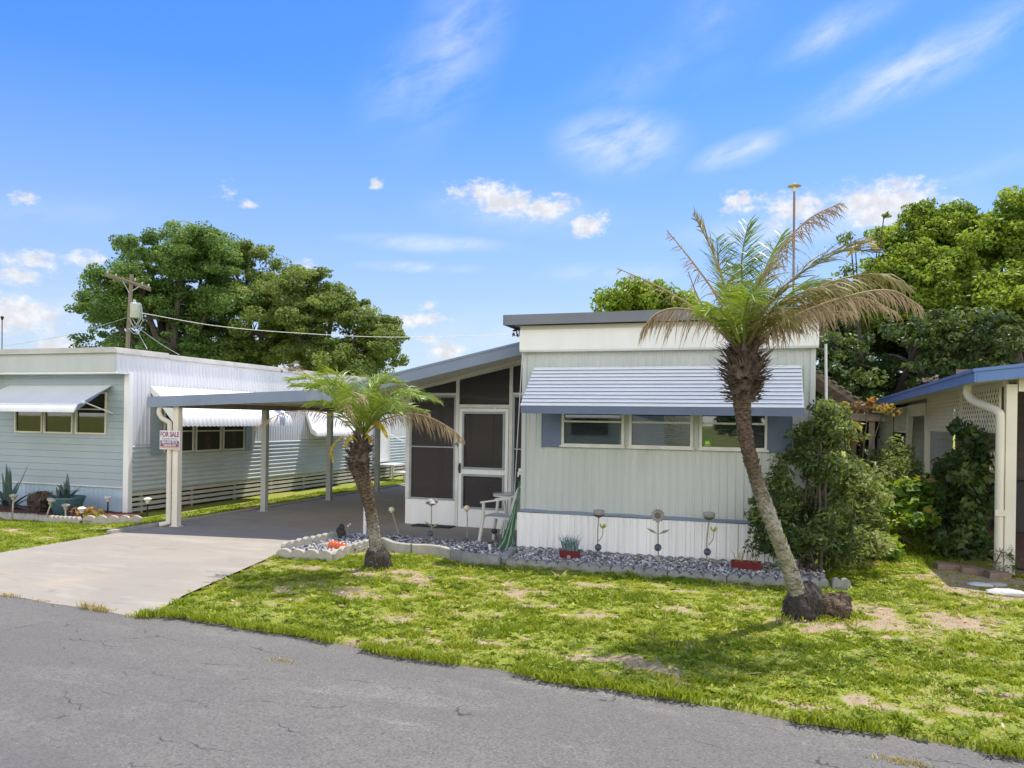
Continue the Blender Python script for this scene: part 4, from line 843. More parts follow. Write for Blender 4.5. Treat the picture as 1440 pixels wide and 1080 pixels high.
def trunk(parent, path, rad, m, n=90, scale_n=260, zmin=.2, sl=.05, seed=3):
    rr = random.Random(seed); C = cat(path, n); b = MB(); rs = []
    for i in range(n+1):
        t = i/n; k = t*(len(rad)-1); j = min(int(k), len(rad)-2); r = rad[j]+(rad[j+1]-rad[j])*(k-j); rs.append(r*(1+.05*math.sin(i*2.3)+rr.uniform(-.04, .04)))
    b.tube(C, rs, 18)
    for i in range(scale_n):
        t = i/scale_n; u = t*n; k = min(int(u), n-1); p = C[k].lerp(C[k+1], u-k); T = (C[k+1]-C[k]).normalized()
        if p.z < zmin: continue
        th = i*2.399; S = T.cross(Vector((0, 1, 0))).normalized(); V = S.cross(T); o = S*math.cos(th)+V*math.sin(th); tn = T.cross(o)
        r = rs[k]; q = p+o*(r*.90); w_ = r*rr.uniform(.32, .5); h_ = sl*rr.uniform(.6, 1.25)
        tip = q+T*h_*.85+o*(h_*rr.uniform(.35, .75))
        b.add([q-tn*w_-T*h_*.3, q+tn*w_-T*h_*.3, q+tn*w_*.35+T*h_*.55+o*h_*.25, q-tn*w_*.35+T*h_*.55+o*h_*.25, tip], [(0, 1, 2, 4), (0, 4, 3), (3, 4, 2), (1, 0, 3, 2)])
    return b.build('trunk', m, parent, False), C
def bootball(parent, c, up, r, h, n, seed=1, m='boot'):
    rr = random.Random(seed); b = MB().use(m); c = Vector(c); up = Vector(up).normalized(); S = up.cross(Vector((0, 1, 0))).normalized(); V = S.cross(up)
    b.tube([c-up*h*.5, c-up*h*.15, c+up*h*.25, c+up*h*.5], [r*.32, r*.5, r*.46, r*.26], 14)
    for i in range(n):
        t = rr.random(); th = rr.uniform(0, 6.283); o = S*math.cos(th)+V*math.sin(th); z = (t-.5)*h
        q = c+up*z+o*r*.34*math.sqrt(max(.1, 1-(2*t-1)**2*.6)); el_ = rr.uniform(-.15, .9)+.5*t; d = (o*math.cos(el_)+up*math.sin(el_)).normalized()
        L = r*rr.uniform(.45, 1.05)*(1.05-.35*abs(2*t-1)); wd = rr.uniform(.009, .024)*r/.24
        tn = up.cross(o).normalized(); e = (d+o*.15+up*rr.uniform(-.7, .3)+tn*rr.uniform(-.5, .5)).normalized()
        b.add([q-tn*wd, q+tn*wd, q+d*L*.6+tn*wd*.75, q+d*L*.6-tn*wd*.75, q+d*L*.6+e*L*.45+tn*wd*.2, q+d*L*.6+e*L*.45-tn*wd*.2, q+d*L*.5-up*.012], [(0, 1, 2, 3), (3, 2, 4, 5), (1, 0, 6), (0, 3, 6), (2, 1, 6)])
    return b.build('leaf_bases', None, parent)
# tall leaning palm
D0 = 7.45
tp = thing('palm_tree', 'tall leaning palm with shaggy brown collar and half dead crown before the awning', 'palm tree', pt(1128, 866, D0))
tpath = [pt(1130, 858, 7.45), pt(1121, 832, 7.43), pt(1108, 795, 7.38), pt(1088, 742, 7.28), pt(1069, 690, 7.18), pt(1053, 635, 7.08), pt(1045, 590, 7.02), pt(1043, 545, 6.97)]
trunk(tp, tpath, [.13, .074, .070, .066, .064, .063, .066, .085], 'trunk_tall', 120, 620, .22, .036)
rm = MB().use('root_mass')
rr = random.Random(5)
def lump(b, c, rx, ry, rz, n, k, seed, jit=.16):
    r2 = random.Random(seed); c = Vector(c); vs = []
    for i in range(k+1):
        ph = math.pi*i/k
        for j in range(n):
            th = 2*math.pi*j/n; q = 1+r2.uniform(-jit, jit)*.6+jit*.8*math.sin(th*3+seed+ph*4)*math.sin(ph*3+seed*2)+jit*.5*math.sin(th*7+ph*5+seed); vs.append(c+Vector((rx*q*math.sin(ph)*math.cos(th), ry*q*math.sin(ph)*math.sin(th), -rz*q*math.cos(ph))))
    b.add(vs, [(i*n+j, i*n+(j+1) % n, (i+1)*n+(j+1) % n, (i+1)*n+j) for i in range(k) for j in range(n)])
bc = pt(1128, 862, D0)
lump(rm, (bc.x-.0, bc.y+.02, .07), .17, .17, .21, 44, 26, 3, .09)
lump(rm, (bc.x+.06, bc.y+.05, .15), .13, .13, .17, 36, 20, 4, .09)
rm.use('root_brown'); lump(rm, (bc.x+.28, bc.y+.10, .085), .16, .13, .12, 40, 22, 6, .12); lump(rm, (bc.x+.36, bc.y+.13, .14), .09, .08, .09, 14, 8, 7, .2)
def rootlets(b, c, r, h, n, seed):
    r2 = random.Random(seed); c = Vector(c)
    for i in range(n):
        th = r2.uniform(0, 6.283); z = r2.uniform(0, 1); o = Vector((math.cos(th), math.sin(th), 0)); p = c+o*r*(1-.25*z)*r2.uniform(.85, .98)+Vector((0, 0, h*z)); e = p+(o*r2.uniform(.3, 1)+Vector((0, 0, -r2.uniform(.6, 1.4)))).normalized()*r2.uniform(.03, .075)
        b.tube([p, p.lerp(e, .5)+o*.008, e], [.0075, .006, .002], 4)
rm.use('root_mass'); rootlets(rm, (bc.x, bc.y+.02, .0), .185, .22, 190, 3); rm.use('root_brown'); rootlets(rm, (bc.x+.29, bc.y+.1, 0), .15, .16, 90, 4)
rm.build('root_mass', None, tp)
bc2 = pt(1046, 527, 6.97); upv = (pt(1046, 480, 6.95)-bc2)
bootball(tp, bc2, upv, .285, .50, 420, 2)
he = pt(1046, 478, 6.95)
DN = 6.95
def F3(lst): return [pt(*p) for p in lst]
T_ = [  # path, leaflet length, count, material, kwargs
 ([(1040, 490, 6.95), (1010, 450, 6.85), (960, 434, 6.75), (925, 440, 6.70), (903, 462, 6.68)], .34, 46, 'frond_dead', dict(hang=.85, droop=.9, skip=.05, label='dead brown frond hanging over the roof edge')),
 ([(1036, 490, 7.0), (985, 440, 7.1), (930, 405, 7.2), (868, 377, 7.3)], .16, 40, 'frond_dead', dict(hang=.6, skip=.45, label='nearly bare dead frond')),
 ([(1040, 485, 6.9), (1010, 420, 6.8), (975, 370, 6.75), (938, 324, 6.7)], .17, 40, 'frond_dead', dict(hang=.55, skip=.40)),
 ([(1034, 488, 6.95), (1010, 455, 7.05), (985, 425, 7.1), (968, 383, 7.12)], .20, 34, 'frond_dead', dict(hang=.6, skip=.35)),
 ([(1043, 480, 6.98), (1025, 420, 7.1), (1005, 360, 7.2), (975, 300, 7.25)], .30, 44, 'frond_olive', dict(skip=.18, droop=.25, tilt=.2)),
 ([(1046, 478, 6.98), (1045, 420, 7.15), (1043, 365, 7.3), (1052, 315, 7.4)], .34, 46, 'frond_green', dict(droop=.2, skip=.08, tilt=.2, tb=.35)),
 ([(1044, 478, 6.98), (1028, 430, 7.2), (1012, 380, 7.35), (1008, 335, 7.45)], .32, 44, 'frond_green', dict(droop=.2, skip=.1, tilt=.2, tb=.3)),
 ([(1050, 478, 6.9), (1062, 420, 7.0), (1080, 370, 7.1), (1100, 330, 7.2)], .32, 44, 'frond_green', dict(droop=.3, skip=.1, tb=.3)),
 ([(1048, 480, 6.85), (1055, 425, 6.75), (1090, 360, 6.7), (1135, 310, 6.68), (1182, 285, 6.68)], .30, 64, 'frond_dead', dict(hang=.62, droop=.7, skip=.03, label='large dead frond arching up to the right')),
 ([(1050, 482, 6.95), (1085, 420, 7.1), (1140, 375, 7.25), (1190, 352, 7.35), (1232, 355, 7.4)], .34, 56, 'frond_olive', dict(droop=.45, tb=.35)),
 ([(1052, 484, 6.9), (1095, 440, 6.85), (1160, 400, 6.8), (1230, 385, 6.8), (1275, 400, 6.8)], .34, 60, 'frond_olive', dict(hang=.45, droop=.8, tb=.55)),
 ([(1054, 488, 6.9), (1110, 448, 6.7), (1180, 420, 6.62), (1250, 408, 6.6), (1297, 432, 6.6)], .30, 66, 'frond_dead', dict(hang=.8, droop=.9, skip=.03, label='long dead frond drooping right beyond the roof corner')),
 ([(1054, 490, 7.0), (1100, 458, 7.15), (1150, 440, 7.3), (1205, 438, 7.4)], .30, 50, 'frond_dead', dict(hang=.75, droop=.9, tb=.6)),
 ([(1050, 484, 6.9), (1095, 430, 6.8), (1150, 405, 6.72), (1190, 412, 6.7)], .30, 44, 'frond_olive', dict(hang=.35, droop=.7)),
 ([(1046, 480, 6.8), (1048, 440, 6.6), (1055, 415, 6.4), (1062, 425, 6.25)], .30, 40, 'frond_green', dict(droop=.5, tb=.45)),
 ([(1040, 482, 6.8), (1025, 450, 6.6), (1005, 432, 6.45), (990, 445, 6.3)], .26, 36, 'frond_green', dict(droop=.6, tb=.45)),
 ([(1052, 484, 6.8), (1072, 450, 6.6), (1095, 435, 6.45), (1110, 452, 6.35)], .28, 36, 'frond_olive', dict(hang=.3, droop=.6, tb=.35)),
 ([(1044, 478, 7.05), (1035, 430, 7.3), (1028, 395, 7.55), (1030, 375, 7.8)], .3, 40, 'frond_green', dict(droop=.3, tb=.3)),
 ([(1052, 484, 7.0), (1080, 440, 7.25), (1120, 408, 7.5), (1160, 398, 7.7)], .32, 44, 'frond_green', dict(droop=.5, tb=.4)),
 ([(1042, 486, 6.9), (1030, 455, 6.85), (1020, 425, 6.8), (1022, 398, 6.75)], .22, 36, 'frond_green', dict(droop=.3, tilt=.6, tb=.6)),
 ([(1048, 486, 6.85), (1050, 450, 6.78), (1058, 415, 6.72), (1072, 388, 6.68)], .24, 36, 'frond_green', dict(droop=.3, tilt=.6, tb=.55)),
 ([(1050, 488, 6.86), (1062, 458, 6.78), (1082, 428, 6.72), (1105, 408, 6.68)], .24, 36, 'frond_olive', dict(droop=.4, tilt=.5, tb=.35)),
 ([(1038, 488, 6.9), (1018, 462, 6.82), (1000, 445, 6.75), (985, 440, 6.7)], .2, 34, 'frond_green', dict(droop=.5, tilt=.4, tb=.6)),
 ([(1050, 488, 6.9), (1072, 462, 6.85), (1105, 440, 6.8), (1140, 428, 6.78)], .26, 40, 'frond_olive', dict(droop=.6, hang=.2, tb=.5)),
 ([(1054, 486, 6.95), (1090, 452, 6.95), (1150, 425, 6.95), (1215, 420, 6.95), (1262, 440, 6.95)], .28, 54, 'frond_dead', dict(hang=.7, droop=.8, tb=.65)),
 ([(1055, 492, 6.9), (1075, 470, 6.85), (1105, 455, 6.8), (1125, 462, 6.78)], .2, 30, 'frond_dead', dict(hang=.7, droop=.9)),
]
for i, (p, L, n, m, kw) in enumerate(T_): frond(tp, F3(p), L, n, m, seed=100+i, **kw)
# yellowing tip and pale new spears
frond(tp, F3([(1190, 362, 7.35), (1205, 348, 7.37), (1218, 341, 7.38), (1232, 350, 7.4)]), .12, 26, 'frond_yellow', start=.02, rad=.004, droop=.4, seed=7, label='bright orange yellow frond tip')
def spears(parent, lst, m='frond_yellow'):
    for p, wd in lst:
        C = [pt(*q) for q in p]; vs, ti = [], []
        for k, c in enumerate(C):
            ww = wd*(.6, 1, .75, .1)[k]; vs += [c+RT*ww, c-RT*ww, c-FW*.012]; ti += [.35+.1*k]*3
        fs = [(3*k+a, 3*k+b_, 3*k+3+b_, 3*k+3+a) for k in range(3) for a, b_ in ((0, 2), (2, 1), (1, 0))]
        npmesh('young_spear', np.array([tuple(v) for v in vs]), np.array(fs), m, parent, ti)
spears(tp, [([(1046, 500, 6.86), (1050, 480, 6.84), (1057, 462, 6.82), (1063, 447, 6.82)], .030), ([(1040, 495, 6.9), (1033, 475, 6.9), (1027, 458, 6.9), (1024, 442, 6.9)], .022)], 'frond_green')

# small curved palm
D1 = 9.56
p2 = thing('palm_tree', 'short curved palm with green crown on the lawn beside the driveway', 'palm tree', pt(528, 797, D1))
path2 = [pt(528, 792, D1), pt(528, 768, D1), pt(524, 735, D1-.03), pt(517, 700, D1-.1), pt(508, 668, D1-.18), pt(504, 648, D1-.22)]
trunk(p2, path2, [.12, .072, .068, .076, .10, .135], 'trunk_small', 100, 430, .16, .036, 9)
rm = MB(); b0 = pt(529, 797, D1); lump(rm, (b0.x+.0, b0.y+.03, .07), .16, .16, .20, 20, 11, 8, .12); lump(rm, (b0.x+.08, b0.y, .09), .10, .1, .14, 14, 8, 9, .14); rootlets(rm, (b0.x+.02, b0.y+.02, 0), .165, .2, 130, 6); rm.build('root_mass', 'root_mass', p2)
bc3 = pt(505, 640, D1-.23); bootball(p2, bc3, pt(509, 600, D1-.25)-bc3, .23, .40, 280, 12)
E1 = D1-.25
T2 = [
 ([(508, 612, E1), (485, 575, E1-.1), (450, 548, E1-.2), (412, 543, E1-.3)], .32, 48, 'frond_green', dict(droop=.6, tb=.5)),
 ([(508, 610, E1), (480, 565, E1+.1), (445, 535, E1+.2), (405, 535, E1+.3)], .32, 46, 'frond_green', dict(droop=.5, tb=.6)),
 ([(508, 610, E1), (490, 565, E1-.2), (470, 540, E1-.4), (440, 545, E1-.6)], .32, 46, 'frond_green', dict(droop=.6, tb=.45)),
 ([(510, 606, E1), (497, 560, E1+.2), (475, 528, E1+.4), (448, 528, E1+.6)], .30, 40, 'frond_green', dict(droop=.4, tb=.5)),
 ([(511, 606, E1), (512, 565, E1+.25), (520, 535, E1+.5), (528, 535, E1+.75)], .32, 40, 'frond_green', dict(droop=.4, tb=.4)),
 ([(511, 606, E1), (515, 560, E1+.0), (535, 538, E1+.1), (565, 540, E1+.2)], .34, 46, 'frond_green', dict(droop=.5, tb=.5)),
 ([(512, 608, E1), (530, 570, E1-.15), (560, 552, E1-.3), (590, 560, E1-.4)], .34, 48, 'frond_green', dict(droop=.6, tb=.5)),
 ([(512, 608, E1), (540, 572, E1+.1), (580, 556, E1+.2), (618, 565, E1+.25)], .30, 50, 'frond_green', dict(droop=.7, tb=.55)),
 ([(510, 610, E1), (505, 575, E1-.3), (500, 555, E1-.6), (490, 565, E1-.85)], .32, 42, 'frond_green', dict(droop=.6, tb=.5)),
 ([(512, 610, E1), (525, 580, E1-.3), (545, 565, E1-.55), (560, 580, E1-.75)], .32, 42, 'frond_green', dict(droop=.7, tb=.4)),
 ([(509, 610, E1), (500, 580, E1+.1), (488, 552, E1+.15), (470, 535, E1+.2)], .26, 40, 'frond_green', dict(droop=.4, tb=.6, tilt=.6)),
 ([(511, 610, E1), (520, 578, E1+.05), (528, 552, E1+.1), (545, 530, E1+.15)], .26, 40, 'frond_green', dict(droop=.4, tb=.6, tilt=.6)),
 ([(511, 612, E1), (522, 590, E1-.2), (540, 572, E1-.35), (570, 570, E1-.5)], .28, 40, 'frond_green', dict(droop=.6, tb=.6)),
 ([(507, 612, E1), (490, 590, E1-.2), (462, 570, E1-.35), (432, 570, E1-.45)], .28, 42, 'frond_green', dict(droop=.6, tb=.55)),
 ([(511, 612, E1), (530, 590, E1), (562, 575, E1), (600, 578, E1-.05)], .24, 40, 'frond_green', dict(droop=.7, tb=.45)),
 ([(512, 612, E1), (545, 588, E1-.05), (590, 583, E1-.1), (630, 600, E1-.12), (652, 618, E1-.12)], .27, 58, 'frond_dead', dict(hang=.85, droop=.9, label='dead brown frond drooping across the dark screen')),
 ([(512, 610, E1), (535, 578, E1+.15), (570, 568, E1+.25), (605, 582, E1+.3)], .28, 46, 'frond_dead', dict(hang=.7, droop=.8, tb=.6)),
 ([(505, 615, E1), (480, 590, E1-.1), (440, 578, E1-.15), (395, 582, E1-.2), (356, 604, E1-.25)], .17, 44, 'frond_dead', dict(hang=.8, skip=.3, droop=.6, label='thin dead frond reaching left past the posts')),
 ([(508, 606, E1), (490, 575, E1-.5), (497, 553, E1-.7), (515, 560, E1-.95)], .26, 30, 'frond_dead', dict(hang=.6, droop=.8, tb=.75)),
 ([(508, 608, E1), (470, 560, E1+.35), (430, 525, E1+.5), (398, 516, E1+.6)], .14, 30, 'frond_dead', dict(hang=.4, skip=.4, droop=.5)),
]
for i, (p, L, n, m, kw) in enumerate(T2): frond(p2, F3(p), L, n, m, seed=300+i, rad=.009, **kw)
for i, p in enumerate(([(514, 612, E1-.1), (526, 594, E1-.16), (536, 596, E1-.2), (544, 612, E1-.22)], [(502, 620, E1-.12), (495, 613, E1-.16), (489, 617, E1-.2), (486, 624, E1-.2)], [(484, 612, E1-.2), (470, 624, E1-.2), (466, 634, E1-.2), (468, 648, E1-.2)], [(513, 618, E1-.12), (517, 612, E1-.16), (520, 615, E1-.2), (520, 621, E1-.2)])):
    frond(p2, F3(p), (.13, .11, .09, .07)[i], 16, 'frond_yellow', start=.25, rad=.006, droop=.8, hang=.55, wd=.02, seed=500+i, label='withered yellow leaf')
# ------------------------------------------------------------------ trees and shrubs
def leaves_np(blobs, n, leaf, sub, asp=.55, zlo=-1e9, shell=.35, flat=.75, tb=(.15, .85), up=.5, gap=.0, nsub=None, lvl2=0):
    blobs = np.array(blobs, float); wt = (blobs[:, 3:].prod(1))**(2/3); wt = wt/wt.sum(); S = []
    tot = nsub or int(max(12, 90*len(blobs)**.6))
    for bl, w_ in zip(blobs, wt):
        k = max(3, int(round(tot*w_))); d = rng.normal(size=(k, 3)); d /= np.linalg.norm(d, axis=1)[:, None]; d[:, 2] = np.where((d[:, 2] < -.35) & (rng.random(k) < .5), -d[:, 2]*.6, d[:, 2])
        r = (1-shell*rng.random(k))[:, None]; S.append(np.concatenate([bl[:3]+d*r*bl[3:], (sub*rng.uniform(.4, 1.4, k))[:, None], np.full((k, 1), 0.)], 1))
    S = np.concatenate(S); S = S[rng.random(len(S)) > gap]
    if lvl2:
        k = len(S); o = rng.normal(size=(k, lvl2, 3)); o /= np.linalg.norm(o, axis=2)[..., None]; o[..., 2] = np.abs(o[..., 2])*.9-.25
        c_ = S[:, None, :3]+o*S[:, None, 3:4]*rng.uniform(.55, 1.05, (k, lvl2, 1)); r_ = S[:, None, 3]*rng.uniform(.22, .52, (k, lvl2))
        S = np.concatenate([c_.reshape(-1, 3), r_.reshape(-1, 1), np.zeros((k*lvl2, 1))], 1)
    sw = S[:, 3]**2; idx = rng.choice(len(S), n, p=sw/sw.sum()); s = S[idx]
    g_ = rng.normal(size=(n, 3)); g_ *= np.minimum(1, 1.75/np.linalg.norm(g_, axis=1))[:, None]; d = g_/np.linalg.norm(g_, axis=1)[:, None]; el3 = rng.uniform(.45, 1.2, (len(S), 3))[idx]
    pos = s[:, :3]+g_*el3*s[:, 3:4]*np.array([.62, .62, .62*flat]); ok = pos[:, 2] > zlo; pos, idx, d = pos[ok], idx[ok], d[ok]; n = len(pos)
    nrm = d*.5+rng.normal(size=(n, 3))*.7+np.array([0, 0, up]); nrm /= np.linalg.norm(nrm, axis=1)[:, None]
    a = np.cross(nrm, rng.normal(size=(n, 3))); a /= np.linalg.norm(a, axis=1)[:, None]; b = np.cross(nrm, a)
    L = (leaf*rng.uniform(.6, 1.35, n))[:, None]; fold = nrm*L*.18
    co = np.stack([pos-a*L, pos+b*L*asp+fold, pos+a*L, pos-b*L*asp+fold], 1).reshape(-1, 3)
    st = rng.uniform(tb[0], tb[1], len(S))[idx]; tint = np.clip(st+rng.normal(0, .13, n), 0, 1)
    q = np.arange(n)[:, None]*4; f = np.concatenate([q+np.array([[0, 1, 2]]), q+np.array([[0, 2, 3]])])
    return co, f, np.repeat(tint, 4)
def tree(name, label, cat_, base, blobs, n, leaf, sub, m, trunk_r=.2, group=None, limbs=True, wood='bark', **kw):
    t = thing(name, label, cat_, base, group); base = Vector(base)
    if kw.get('lvl2'): blobs = [(q[0], q[1], q[2]-.16*q[5], q[3]*.83, q[4]*.83, q[5]*.8) for q in blobs]
    co, f, ti = leaves_np(blobs, n, leaf, sub, **kw)
    npmesh('crown' if cat_ == 'tree' else 'foliage', co, f, m, t, ti)
    b = MB(); rr = random.Random(int(abs(base.x*31+base.y*17)))
    bl = sorted(blobs, key=lambda q: -q[3]); c = Vector((sum(q[0] for q in bl)/len(bl), sum(q[1] for q in bl)/len(bl), sum(q[2] for q in bl)/len(bl)))
    fork = base.lerp(c, .45) if cat_ == 'tree' else base+Vector((0, 0, .15))
    if cat_ == 'tree': b.tube(cat([base, base.lerp(fork, .5)+Vector((rr.uniform(-.2, .2), rr.uniform(-.2, .2), 0)), fork], 10), [trunk_r*(1.25-.5*i/10) for i in range(11)], 10)
    for q in bl[:14]:
        e = Vector(q[:3])+Vector((0, 0, q[5]*.5)); s_ = fork if cat_ == 'tree' else base+Vector((rr.uniform(-.15, .15), rr.uniform(-.15, .15), 0)); md = s_.lerp(e, .5)+Vector((rr.uniform(-.15, .15)*q[3], rr.uniform(-.15, .15)*q[3], .12*q[5]))
        C = cat([s_, md, e], 10); b.tube(C, [trunk_r*.55*(1-.8*i/10)+.006 for i in range(11)], 7)
        for _ in range(4):
            s2 = C[rr.randint(4, 8)]; d = Vector((rr.gauss(0, 1), rr.gauss(0, 1), rr.gauss(.4, .6))).normalized(); e2_ = s2+d*q[3]*rr.uniform(.6, 1.0)
            b.tube(cat([s2, s2.lerp(e2_, .5)+Vector((0, 0, .08*q[3])), e2_], 6), [trunk_r*.2*(1-.8*i/6)+.004 for i in range(7)], 5)
    b.build('trunk' if cat_ == 'tree' else 'stems', wood, t, True)
    return t
def PB(lst, d, sq=1.):
    "crown masses surveyed at distance d: (x, y, half width px, half height px, depth offset)"
    out = []
    for (x, y, rx, ry, dd) in lst:
        p = pt(x, y, d+dd); k = (d+dd)/F; out.append((p.x, p.y, p.z, rx*k, (rx*.9)*k*sq, ry*k))
    return out
DT = 40
tree('oak_tree', 'tall dark green oak behind the utility pole', 'tree', (*pt(255, 600, DT).xy, -.1), PB([(240, 365, 62, 48, 0), (190, 400, 48, 42, -1), (285, 395, 42, 50, 0), (150, 440, 42, 36, 1), (235, 440, 75, 55, 1), (290, 470, 45, 55, 2), (170, 492, 50, 30, 0), (140, 436, 22, 14, -1), (215, 500, 60, 40, 2), (270, 500, 60, 40, -1), (190, 520, 50, 26, -1), (300, 430, 36, 40, 0), (200, 350, 34, 24, 1), (265, 345, 38, 26, -1), (300, 355, 20, 18, 0)], DT), 150000, .075, 1.3, 'leaf_oak', .45, 'oak trees on the horizon behind the left neighbour', zlo=1.5, nsub=130, gap=.12, tb=(.1, .9), lvl2=8, flat=.6)
tree('oak_tree', 'olive green airy oak with visible branches between two denser trees', 'tree', (*pt(355, 600, DT+2).xy, -.1), PB([(328, 374, 38, 30, 0), (368, 392, 40, 30, 0), (400, 405, 26, 22, 0), (350, 430, 48, 42, 0), (395, 430, 40, 38, 1), (330, 480, 50, 50, 1), (385, 490, 55, 45, 1), (345, 362, 18, 14, 0), (310, 410, 28, 30, 2), (340, 510, 60, 36, -1), (395, 470, 46, 46, -1), (375, 410, 34, 30, -1)], DT+2), 74000, .075, 1.1, 'leaf_olive', .35, 'oak trees on the horizon behind the left neighbour', zlo=1.5, nsub=70, gap=.1, tb=(.2, .95), lvl2=8, flat=.6)
tree('oak_tree', 'mid green rounded oak nearest the carport roof line', 'tree', (*pt(460, 600, DT).xy, -.1), PB([(435, 405, 40, 26, 0), (470, 440, 52, 40, 0), (425, 450, 52, 46, 1), (505, 475, 42, 34, 0), (455, 495, 60, 36, 1), (525, 485, 34, 28, 0), (540, 510, 22, 24, 0), (410, 500, 46, 40, 2), (500, 515, 44, 24, 1), (445, 390, 22, 16, 0), (440, 515, 60, 26, -1), (400, 440, 30, 34, -1)], DT), 98000, .075, 1.25, 'leaf_olive', .4, 'oak trees on the horizon behind the left neighbour', zlo=1.5, nsub=80, gap=.05, tb=(.0, .75), lvl2=8, flat=.6)
tree('leafy_tree', 'small green treetop rising behind the flat blue grey roof', 'tree', (*pt(895, 620, 30).xy, -.1), PB([(890, 415, 34, 22, 0), (862, 428, 20, 12, 0), (920, 425, 34, 16, 0), (950, 430, 22, 12, 0), (895, 450, 55, 25, 1)], 30), 12000, .09, .5, 'leaf_bright', .25, zlo=2.5, nsub=90, tb=(.3, .9))
DR = 21
tree('leafy_tree', 'bright green tree with rounded top above the blue eave', 'tree', (*pt(1320, 640, DR).xy, -.1), PB([(1290, 330, 40, 36, 0), (1255, 385, 36, 50, 0), (1330, 330, 42, 40, 0), (1300, 400, 50, 50, -1), (1350, 390, 50, 55, -1), (1275, 345, 24, 30, 0), (1240, 440, 34, 40, 0), (1330, 305, 26, 22, 0), (1345, 440, 44, 40, -1.5)], DR), 80000, .054, .62, 'leaf_bright', .22, zlo=1.5, nsub=120, gap=.03, tb=(.15, .9), lvl2=8, flat=.6)
tree('leafy_tree', 'taller yellow green tree at the picture edge behind the cream house', 'tree', (*pt(1440, 640, DR-1).xy, -.1), PB([(1425, 305, 30, 34, 0), (1400, 350, 38, 44, 0), (1445, 360, 48, 60, 0), (1410, 420, 44, 50, -1), (1480, 400, 60, 90, 0), (1470, 320, 50, 50, 1), (1430, 470, 60, 50, 0)], DR-1), 72000, .054, .62, 'leaf_bright', .25, zlo=1.5, nsub=110, gap=.03, tb=(.2, 1.), lvl2=8, flat=.6)
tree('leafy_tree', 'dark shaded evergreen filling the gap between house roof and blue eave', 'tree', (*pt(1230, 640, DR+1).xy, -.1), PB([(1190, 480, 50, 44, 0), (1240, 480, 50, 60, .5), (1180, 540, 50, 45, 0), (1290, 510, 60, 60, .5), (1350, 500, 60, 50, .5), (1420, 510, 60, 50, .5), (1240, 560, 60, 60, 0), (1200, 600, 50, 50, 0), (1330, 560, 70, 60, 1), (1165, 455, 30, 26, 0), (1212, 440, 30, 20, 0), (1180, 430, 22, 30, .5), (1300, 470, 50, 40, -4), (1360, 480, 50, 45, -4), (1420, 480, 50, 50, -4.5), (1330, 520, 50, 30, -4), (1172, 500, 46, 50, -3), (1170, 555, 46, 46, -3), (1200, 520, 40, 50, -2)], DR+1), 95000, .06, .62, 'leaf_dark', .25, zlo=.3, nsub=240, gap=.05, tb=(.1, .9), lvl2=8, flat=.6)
tree('leafy_tree', 'thin wispy sapling with sparse shoots rising left of the bright tree', 'tree', (*pt(1215, 640, DR-.5).xy, -.1), PB([(1200, 400, 26, 34, 0), (1195, 340, 8, 30, 0), (1235, 350, 10, 34, 0), (1243, 315, 6, 24, 0), (1215, 420, 30, 24, 0), (1202, 355, 5, 36, 0)], DR-.5), 1700, .055, .16, 'leaf_olive', .06, zlo=1.5, nsub=70, gap=.1, tb=(.2, .8))
tree('green_bush', 'small bright bush far down the grass strip beyond the white bench', 'bush', (-6.4, 14.5, -.05), [(-6.4, 14.5, .45, .5, .5, .45), (-6.1, 14.7, .35, .4, .4, .3)], 1500, .06, .2, 'leaf_vine', .03, tb=(.2, .8), nsub=24)
for k, (x, d, s_) in enumerate(((-260, 60, 1.3), (40, 75, .8), (620, 90, .9), (760, 80, .9))): pass

# overgrown shrubs beside the house
def bunch(masses, n, r0, r1, seed):
    "many small irregular leaf clumps filling a few larger masses"
    r2 = random.Random(seed); out = []; vol = [m[3]*m[4]*m[5] for m in masses]
    for _ in range(n):
        m = r2.choices(masses, vol)[0]
        while True:
            d = Vector((r2.uniform(-1, 1), r2.uniform(-1, 1), r2.uniform(-1, 1)))
            if d.length < 1: break
        r = r2.uniform(r0, r1); out.append((m[0]+d.x*m[3], m[1]+d.y*m[4], max(.12, m[2]+d.z*m[5]), r*r2.uniform(.8, 1.3), r, r*r2.uniform(.6, 1.1)))
    return out
tree('shrub', 'large dark leafy shrub growing against the corner of the white home', 'bush', (3.8, -.35, -.02), bunch([(3.7, -.3, 1.35, .36, .35, .5), (3.5, -.4, .8, .40, .3, .55), (3.9, -.2, 1.7, .28, .35, .45), (3.95, -.25, 1.0, .34, .4, .65), (3.75, -.4, .45, .5, .35, .4), (3.95, .05, 2.05, .2, .25, .25), (3.38, -.5, .9, .25, .2, .5), (4.05, -.2, .5, .3, .35, .4)], 60, .08, .22, 5)+[(3.3, -.5, .62, .16, .12, .12), (3.25, -.5, .9, .12, .1, .1), (3.42, -.42, 1.32, .12, .1, .12), (3.3, -.55, .3, .16, .12, .12)], 12500, .042, .13, 'leaf_shrub', .022, wood='bark', asp=.33, up=.25, nsub=420, gap=.1, tb=(0, .75), shell=.8)
tree('shrub', 'sunlit yellow green shrub crowding the gap behind the dark shrub', 'bush', (4.4, .9, -.02), bunch([(4.2, .4, 1.3, .28, .4, .5), (4.4, .8, .9, .32, .45, .6), (4.5, 1.3, 1.2, .3, .5, .4), (4.2, .7, 1.7, .25, .4, .3), (4.3, .3, .5, .34, .4, .4), (4.55, 1.6, .7, .36, .5, .5)], 54, .07, .2, 8), 8500, .042, .12, 'leaf_shrub', .018, wood='bark', asp=.42, up=.5, nsub=360, gap=.15, tb=(.4, 1.), shell=.8)
